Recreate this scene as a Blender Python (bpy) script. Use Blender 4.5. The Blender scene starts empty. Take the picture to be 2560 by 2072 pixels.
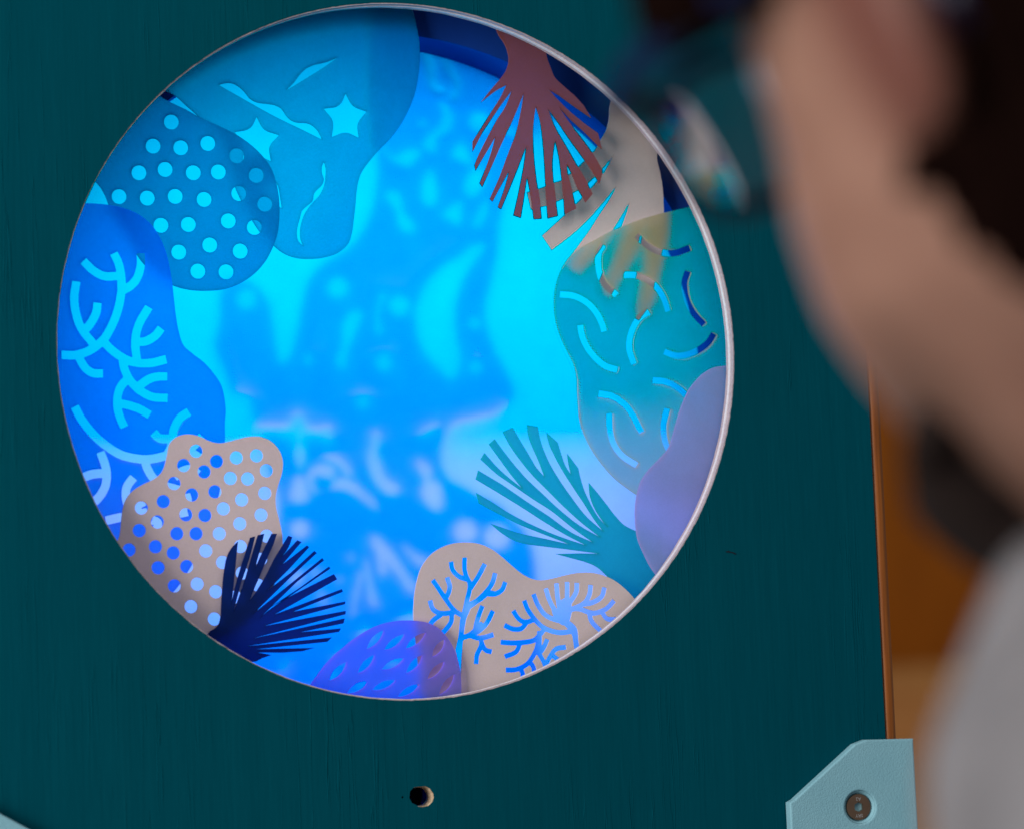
import bpy, bmesh, math, random
from mathutils import Vector, Matrix, noise
random.seed(4)
S = bpy.context.scene
COL = S.collection
# ------------------------------------------------------------------ camera, world, lights, exposure
cam_d = bpy.data.cameras.new("camera")
cam = bpy.data.objects.new("camera", cam_d); COL.objects.link(cam)
FWD = Vector((0.29171658, 0.95245764, 0.087897))
RIGHT = Vector((0.95642553, -0.28927513, -0.03962455))
UP = RIGHT.cross(FWD)
CAM = Vector((-0.38836771, -1.41980976, -0.16000017))
cam.matrix_world = Matrix(((RIGHT.x, UP.x, -FWD.x, CAM.x), (RIGHT.y, UP.y, -FWD.y, CAM.y), (RIGHT.z, UP.z, -FWD.z, CAM.z), (0, 0, 0, 1)))
cam_d.sensor_width = 36; cam_d.lens = 121.588
cam_d.clip_start = 0.02; cam_d.clip_end = 50
cam_d.dof.use_dof = True
cam_d.dof.focus_distance = (Vector((0.05, 0.006, -0.06)) - CAM).dot(FWD)
cam_d.dof.aperture_fstop = 121.6 / 21.0
cam_d.dof.aperture_blades = 9
S.camera = cam
S.render.engine = 'CYCLES'
S.cycles.use_denoising = True
S.cycles.max_bounces = 16; S.cycles.diffuse_bounces = 10; S.cycles.transmission_bounces = 8
S.cycles.sample_clamp_indirect = 8
S.view_settings.view_transform = 'Standard'; S.view_settings.look = 'None'
S.view_settings.exposure = 0; S.view_settings.gamma = 1
w = bpy.data.worlds.new("World"); S.world = w; w.use_nodes = True
w.node_tree.nodes['Background'].inputs[0].default_value = (0.86, 0.93, 1.0, 1)
w.node_tree.nodes['Background'].inputs[1].default_value = 0.22

def lamp(name, loc, target, sx, sy, power, color):
    d = bpy.data.lights.new(name, 'AREA'); d.shape = 'RECTANGLE'; d.size = sx; d.size_y = sy; d.energy = power
    d.use_nodes = True                      # colour through nodes: a blue LED lies outside sRGB, its red part is negative
    nt = d.node_tree; em = nt.nodes['Emission']
    cx = nt.nodes.new('ShaderNodeCombineXYZ')
    for i in range(3): cx.inputs[i].default_value = color[i]
    nt.links.new(cx.outputs[0], em.inputs[0])
    o = bpy.data.objects.new(name, d); COL.objects.link(o); o.location = loc
    o.rotation_euler = (Vector(target) - Vector(loc)).to_track_quat('-Z', 'Y').to_euler()
    return o
lamp("daylight_window", (-1.9, -0.9, 0.12), (0, 0, -0.02), 1.0, 1.1, 50, (1.0, 0.95, 0.90))
lamp("ceiling_panel", (0.3, -1.0, 1.55), (0, 0, 0), 1.4, 1.0, 13, (1.0, 0.96, 0.92))

# ------------------------------------------------------------------ helpers
def tag(o, label=None, cat=None, group=None, kind=None):
    for k, v in (('label', label), ('category', cat), ('group', group), ('kind', kind)):
        if v: o[k] = v
    return o
def link(name, me, mat=None, parent=None):
    o = bpy.data.objects.new(name, me); COL.objects.link(o)
    if mat: me.materials.append(mat)
    if parent: o.parent = parent
    return o
def empty(name, loc=(0, 0, 0)):
    o = bpy.data.objects.new(name, None); COL.objects.link(o); o.location = loc; o.empty_display_size = 0.02
    return o
def from_bm(name, bm, mat=None, parent=None, smooth=False):
    me = bpy.data.meshes.new(name); bm.normal_update(); bm.to_mesh(me); bm.free()
    if smooth:
        for p in me.polygons: p.use_smooth = True
    return link(name, me, mat, parent)
def dec(s): return [(int(a) / 20000, int(b) / 20000) for a, b in (p.split(',') for p in s.split())]
def plate(name, y, loops, thick, mat, parent=None, fill='FRONT', bevel=0.0):
    """cut-out sheet: loops in (x, z) metres, front face at depth y, holes by even-odd"""
    cu = bpy.data.curves.new(name, 'CURVE'); cu.dimensions = '2D'; cu.fill_mode = fill
    cu.extrude = thick / 2 - bevel
    if bevel: cu.bevel_depth = bevel; cu.bevel_resolution = 3; cu.offset = -bevel
    for L in loops:
        sp = cu.splines.new('POLY'); sp.points.add(len(L) - 1); sp.use_cyclic_u = True
        for p, (a, b) in zip(sp.points, L): p.co = (a, b, 0, 1)
    t = bpy.data.objects.new(name, cu); COL.objects.link(t)
    dg = bpy.context.evaluated_depsgraph_get(); dg.update()
    me = bpy.data.meshes.new_from_object(t.evaluated_get(dg))
    bpy.data.objects.remove(t); bpy.data.curves.remove(cu)
    me.name = name
    yc = y + thick / 2
    me.transform(Matrix(((1, 0, 0, 0), (0, 0, -1, yc), (0, 1, 0, 0), (0, 0, 0, 1))))
    for p in me.polygons: p.use_smooth = False
    me.materials.clear()
    return link(name, me, mat, parent)
def ring_band(name, r_in, r_out, y0, y1, mat, parent, n=360, wob=0.0, seed=0.0):
    bm = bmesh.new(); rows = []
    for i in range(n):
        a = 2 * math.pi * i / n
        d = wob * noise.noise(Vector((math.cos(a) * 22 + seed, math.sin(a) * 22, seed)))
        c, s = math.cos(a), math.sin(a)
        rows.append([bm.verts.new((r * c, y, r * s)) for r, y in ((r_in + d, y0), (r_in + d, y1), (r_out, y1), (r_out, y0))])
    for i in range(n):
        A, B = rows[i], rows[(i + 1) % n]
        for k in range(4): bm.faces.new((A[k], A[(k + 1) % 4], B[(k + 1) % 4], B[k]))
    bmesh.ops.recalc_face_normals(bm, faces=bm.faces)
    return from_bm(name, bm, mat, parent)
def box_bm(bm, x0, x1, y0, y1, z0, z1):
    v = [bm.verts.new(p) for p in ((x0, y0, z0), (x1, y0, z0), (x1, y1, z0), (x0, y1, z0), (x0, y0, z1), (x1, y0, z1), (x1, y1, z1), (x0, y1, z1))]
    for f in ((0, 1, 5, 4), (1, 2, 6, 5), (2, 3, 7, 6), (3, 0, 4, 7), (4, 5, 6, 7), (3, 2, 1, 0)): bm.faces.new([v[i] for i in f])
def circle(cx, cz, r, n=64, wob=0.0, k=9.0):
    out = []
    for i in range(n):
        a = 2 * math.pi * i / n
        d = wob * noise.noise(Vector((math.cos(a) * k, math.sin(a) * k, cx * 10)))
        out.append((cx + (r + d) * math.cos(a), cz + (r + d) * math.sin(a)))
    return out

# ------------------------------------------------------------------ materials
def nodes(name):
    m = bpy.data.materials.new(name); m.use_nodes = True
    nt = m.node_tree; b = nt.nodes['Principled BSDF']
    return m, nt, b
def coords(nt, scale):
    g = nt.nodes.new('ShaderNodeNewGeometry'); mp = nt.nodes.new('ShaderNodeMapping')
    nt.links.new(g.outputs['Position'], mp.inputs[0]); mp.inputs['Scale'].default_value = scale
    return mp.outputs[0]
def noise_tex(nt, vec, scale, detail=4, rough=0.6):
    n = nt.nodes.new('ShaderNodeTexNoise'); n.inputs['Scale'].default_value = scale
    n.inputs['Detail'].default_value = detail; n.inputs['Roughness'].default_value = rough
    nt.links.new(vec, n.inputs['Vector']); return n.outputs['Fac']
def ramp(nt, fac, stops):
    r = nt.nodes.new('ShaderNodeValToRGB'); nt.links.new(fac, r.inputs[0])
    e = r.color_ramp.elements
    e[0].position, e[0].color = stops[0][0], (*stops[0][1], 1)
    e[1].position, e[1].color = stops[-1][0], (*stops[-1][1], 1)
    for p, c in stops[1:-1]:
        q = e.new(p); q.color = (*c, 1)
    return r.outputs[0]
def bump(nt, height, strength, dist, normal=None):
    b = nt.nodes.new('ShaderNodeBump'); b.inputs['Strength'].default_value = strength; b.inputs['Distance'].default_value = dist
    nt.links.new(height, b.inputs['Height'])
    if normal is not None: nt.links.new(normal, b.inputs['Normal'])
    return b.outputs[0]
def mul(c, k): return tuple(x * k for x in c)
def plain(name, col, rough=0.6, spec=0.3, metal=0.0, var=0.12, scale=60, bumps=0.0):
    m, nt, b = nodes(name)
    v = coords(nt, (1, 1, 1)); f = noise_tex(nt, v, scale)
    nt.links.new(ramp(nt, f, [(0.3, mul(col, 1 - var)), (0.7, mul(col, 1 + var))]), b.inputs['Base Color'])
    b.inputs['Roughness'].default_value = rough; b.inputs['Specular IOR Level'].default_value = spec; b.inputs['Metallic'].default_value = metal
    if bumps: nt.links.new(bump(nt, noise_tex(nt, v, scale * 8), bumps, 0.0006), b.inputs['Normal'])
    return m
def paper(name, D, T, grain=0.05):
    """thin card: reflects D, lets diffuse light T through, with a fine fibre grain"""
    m = bpy.data.materials.new(name); m.use_nodes = True; nt = m.node_tree
    nt.nodes.remove(nt.nodes['Principled BSDF']); out = nt.nodes['Material Output']
    v = coords(nt, (1, 1, 1)); f = noise_tex(nt, v, 1500, 2); g = noise_tex(nt, v, 90, 3)
    ad = nt.nodes.new('ShaderNodeMath'); ad.operation = 'ADD'; nt.links.new(f, ad.inputs[0]); nt.links.new(g, ad.inputs[1])
    hf = nt.nodes.new('ShaderNodeMath'); hf.operation = 'MULTIPLY'; nt.links.new(ad.outputs[0], hf.inputs[0]); hf.inputs[1].default_value = 0.5
    d = nt.nodes.new('ShaderNodeBsdfDiffuse'); t = nt.nodes.new('ShaderNodeBsdfTranslucent'); a = nt.nodes.new('ShaderNodeAddShader')
    nt.links.new(ramp(nt, hf.outputs[0], [(0.35, mul(D, 1 - grain)), (0.65, mul(D, 1 + grain))]), d.inputs[0])
    nt.links.new(ramp(nt, hf.outputs[0], [(0.35, mul(T, 1 - grain)), (0.65, mul(T, 1 + grain))]), t.inputs[0])
    nt.links.new(bump(nt, f, 0.15, 0.0003), d.inputs['Normal'])
    nt.links.new(d.outputs[0], a.inputs[0]); nt.links.new(t.outputs[0], a.inputs[1]); nt.links.new(a.outputs[0], out.inputs[0])
    return m
def diffuser():
    m = paper("frosted_diffuser", (0.0, 0.0, 0.0), (0.92, 0.92, 0.92), 0.045); nt = m.node_tree
    t = next(n for n in nt.nodes if n.type == 'BSDF_TRANSLUCENT'); src = t.inputs[0].links[0].from_socket
    vo = nt.nodes.new('ShaderNodeTexVoronoi'); vo.inputs['Scale'].default_value = 95; nt.links.new(coords(nt, (1, 1, 1)), vo.inputs['Vector'])
    rnd = nt.nodes.new('ShaderNodeSeparateColor'); nt.links.new(vo.outputs['Color'], rnd.inputs[0])
    lim = nt.nodes.new('ShaderNodeMapRange'); nt.links.new(rnd.outputs[0], lim.inputs['Value']); lim.inputs['From Min'].default_value = 0.72; lim.inputs['To Max'].default_value = 0.055; lim.inputs['To Min'].default_value = 0.0
    lt = nt.nodes.new('ShaderNodeMath'); lt.operation = 'LESS_THAN'; nt.links.new(vo.outputs['Distance'], lt.inputs[0]); nt.links.new(lim.outputs[0], lt.inputs[1])
    mx = nt.nodes.new('ShaderNodeMix'); mx.data_type = 'RGBA'; nt.links.new(lt.outputs[0], mx.inputs[0]); nt.links.new(src, mx.inputs[6]); mx.inputs[7].default_value = (0.35, 0.42, 0.55, 1)
    nt.links.new(mx.outputs[2], t.inputs[0]); return m
def board_paint():
    m, nt, b = nodes("teal_painted_plywood")
    fine = noise_tex(nt, coords(nt, (900, 900, 34)), 1.0, 6, 0.7)
    broad = noise_tex(nt, coords(nt, (120, 120, 5)), 1.0, 5, 0.6)
    blotch = noise_tex(nt, coords(nt, (7, 7, 4)), 1.0, 4, 0.55)
    mx = nt.nodes.new('ShaderNodeMath'); mx.operation = 'MULTIPLY_ADD'; nt.links.new(fine, mx.inputs[0]); mx.inputs[1].default_value = 0.45
    hb = nt.nodes.new('ShaderNodeMath'); hb.operation = 'MULTIPLY_ADD'; nt.links.new(broad, hb.inputs[0]); hb.inputs[1].default_value = 0.3
    bl = nt.nodes.new('ShaderNodeMath'); bl.operation = 'MULTIPLY'; nt.links.new(blotch, bl.inputs[0]); bl.inputs[1].default_value = 0.25
    nt.links.new(bl.outputs[0], hb.inputs[2]); nt.links.new(hb.outputs[0], mx.inputs[2])
    nt.links.new(ramp(nt, mx.outputs[0], [(0.30, (0.0003, 0.048, 0.068)), (0.5, (0.0004, 0.056, 0.080)), (0.68, (0.0008, 0.066, 0.093)), (0.80, (0.004, 0.105, 0.135))]), b.inputs['Base Color'])
    n1 = bump(nt, broad, 0.24, 0.0008)
    # hairline checks along the grain, in patches
    ck = noise_tex(nt, coords(nt, (170, 170, 4.5)), 1.0, 3, 0.55); pa = noise_tex(nt, coords(nt, (16, 16, 9)), 1.0, 2)
    d0 = nt.nodes.new('ShaderNodeMath'); d0.operation = 'SUBTRACT'; nt.links.new(ck, d0.inputs[0]); d0.inputs[1].default_value = 0.5
    d1 = nt.nodes.new('ShaderNodeMath'); d1.operation = 'ABSOLUTE'; nt.links.new(d0.outputs[0], d1.inputs[0])
    d2 = nt.nodes.new('ShaderNodeMapRange'); nt.links.new(d1.outputs[0], d2.inputs['Value']); d2.inputs['From Max'].default_value = 0.012; d2.inputs['To Min'].default_value = 1.0; d2.inputs['To Max'].default_value = 0.0
    d3 = nt.nodes.new('ShaderNodeMapRange'); nt.links.new(pa, d3.inputs['Value']); d3.inputs['From Min'].default_value = 0.50; d3.inputs['From Max'].default_value = 0.66
    d4 = nt.nodes.new('ShaderNodeMath'); d4.operation = 'MULTIPLY'; nt.links.new(d2.outputs[0], d4.inputs[0]); nt.links.new(d3.outputs[0], d4.inputs[1])
    n1 = bump(nt, d4.outputs[0], 0.6, 0.0005, n1)
    nt.links.new(bump(nt, fine, 0.2, 0.0005, n1), b.inputs['Normal'])
    b.inputs['Roughness'].default_value = 0.7; b.inputs['Specular IOR Level'].default_value = 0.0
    return m
def wood(name, c0, c1, c2, stretch, rough=0.55, spec=0.25):
    m, nt, b = nodes(name)
    f = noise_tex(nt, coords(nt, stretch), 1.0, 6, 0.65)
    nt.links.new(ramp(nt, f, [(0.3, c0), (0.5, c1), (0.7, c2)]), b.inputs['Base Color'])
    nt.links.new(bump(nt, f, 0.3, 0.0006), b.inputs['Normal'])
    b.inputs['Roughness'].default_value = rough; b.inputs['Specular IOR Level'].default_value = spec
    return m
M = {
 'board': board_paint(),
 'ply_dark': wood("plywood_edge_grain", (0.33, 0.26, 0.28), (0.44, 0.36, 0.39), (0.52, 0.43, 0.46), (900, 1200, 900), 0.8, 0.1),
 'ply_pale': wood("plywood_pale_ply", (0.56, 0.53, 0.57), (0.70, 0.67, 0.71), (0.78, 0.75, 0.79), (700, 900, 700), 0.8, 0.1),
 'raw': wood("raw_wood", (0.30, 0.22, 0.14), (0.50, 0.38, 0.26), (0.62, 0.50, 0.36), (500, 500, 200), 0.8, 0.1),
 'strip': wood("brown_oiled_wood", (0.13, 0.033, 0.003), (0.22, 0.060, 0.005), (0.30, 0.090, 0.011), (700, 700, 18), 0.5, 0.35),
 'dark': plain("dark_hole_shade_and_chip", (0.01, 0.012, 0.02), 0.9, 0.1),
 'wall_blue': plain("deep_blue_box_lining", (0.004, 0.045, 0.30), 0.8, 0.1, var=0.08),
 'screen': diffuser(),
 'stencil': paper("blue_stencil_card", (0.0, 0.02, 0.05), (0.0, 0.52, 0.97), 0.05),
 'starry': paper("sea_blue_card", (0.003, 0.02, 0.045), (0.40, 0.58, 0.66)),
 'shade_card': paper("blue_shade_card", (0.01, 0.05, 0.06), (0.45, 0.70, 0.80)),
 'dotted': paper("mid_blue_card", (0.005, 0.035, 0.06), (0.40, 0.40, 0.58)),
 'coral': paper("bright_blue_card", (0.0, 0.06, 0.2), (0.2, 0.40, 0.98)),
 'pink': paper("pinkish_beige_card", (0.52, 0.42, 0.40), (0.02, 0.03, 0.04)),
 'beige': paper("beige_card", (0.54, 0.45, 0.42), (0.02, 0.03, 0.04)),
 'navy': paper("navy_card", (0.004, 0.012, 0.07), (0.0, 0.02, 0.11)),
 'mound': paper("royal_blue_card", (0.03, 0.08, 0.10), (0.45, 0.26, 0.93)),
 'teal': paper("teal_card", (0.008, 0.12, 0.10), (0.0, 0.50, 0.40)),
 'lavender': paper("lavender_card", (0.16, 0.155, 0.25), (0.4, 0.34, 0.55)),
 'arcs': paper("yellow_green_card", (0.12, 0.17, 0.025), (0.58, 0.46, 0.52)),
 'grey': paper("grey_beige_card", (0.54, 0.46, 0.44), (0.03, 0.03, 0.03)),
 'red': paper("brick_red_card", (0.19, 0.055, 0.05), (0.02, 0.05, 0.07)),
 'bracket': None, 'steel': plain("steel_with_brown_reflection", (0.33, 0.20, 0.13), 0.18, 0.5, 1.0, 0.06, 300),  # brown reflection of the surroundings is put into the steel's base colour
 'bright': plain("bright_stamped_steel", (0.9, 0.86, 0.82), 0.3, 0.5, 1.0, 0.05, 300),
 'wall': wood("warm_orange_wood_panel", (0.38, 0.098, 0.002), (0.48, 0.128, 0.003), (0.60, 0.17, 0.006), (9, 9, 1.2), 0.6, 0.2),
}
def bracket_mat():
    m, nt, b = nodes("pale_blue_textured_plastic")
    v = coords(nt, (1, 1, 1)); f = noise_tex(nt, v, 1300, 3, 0.6); g = noise_tex(nt, v, 40, 2)
    nt.links.new(ramp(nt, g, [(0.3, (0.19, 0.40, 0.48)), (0.7, (0.215, 0.43, 0.51))]), b.inputs['Base Color'])
    nt.links.new(bump(nt, f, 0.4, 0.0007), b.inputs['Normal'])
    b.inputs['Roughness'].default_value = 0.6; b.inputs['Specular IOR Level'].default_value = 0.25
    return m
M['bracket'] = bracket_mat()

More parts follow.
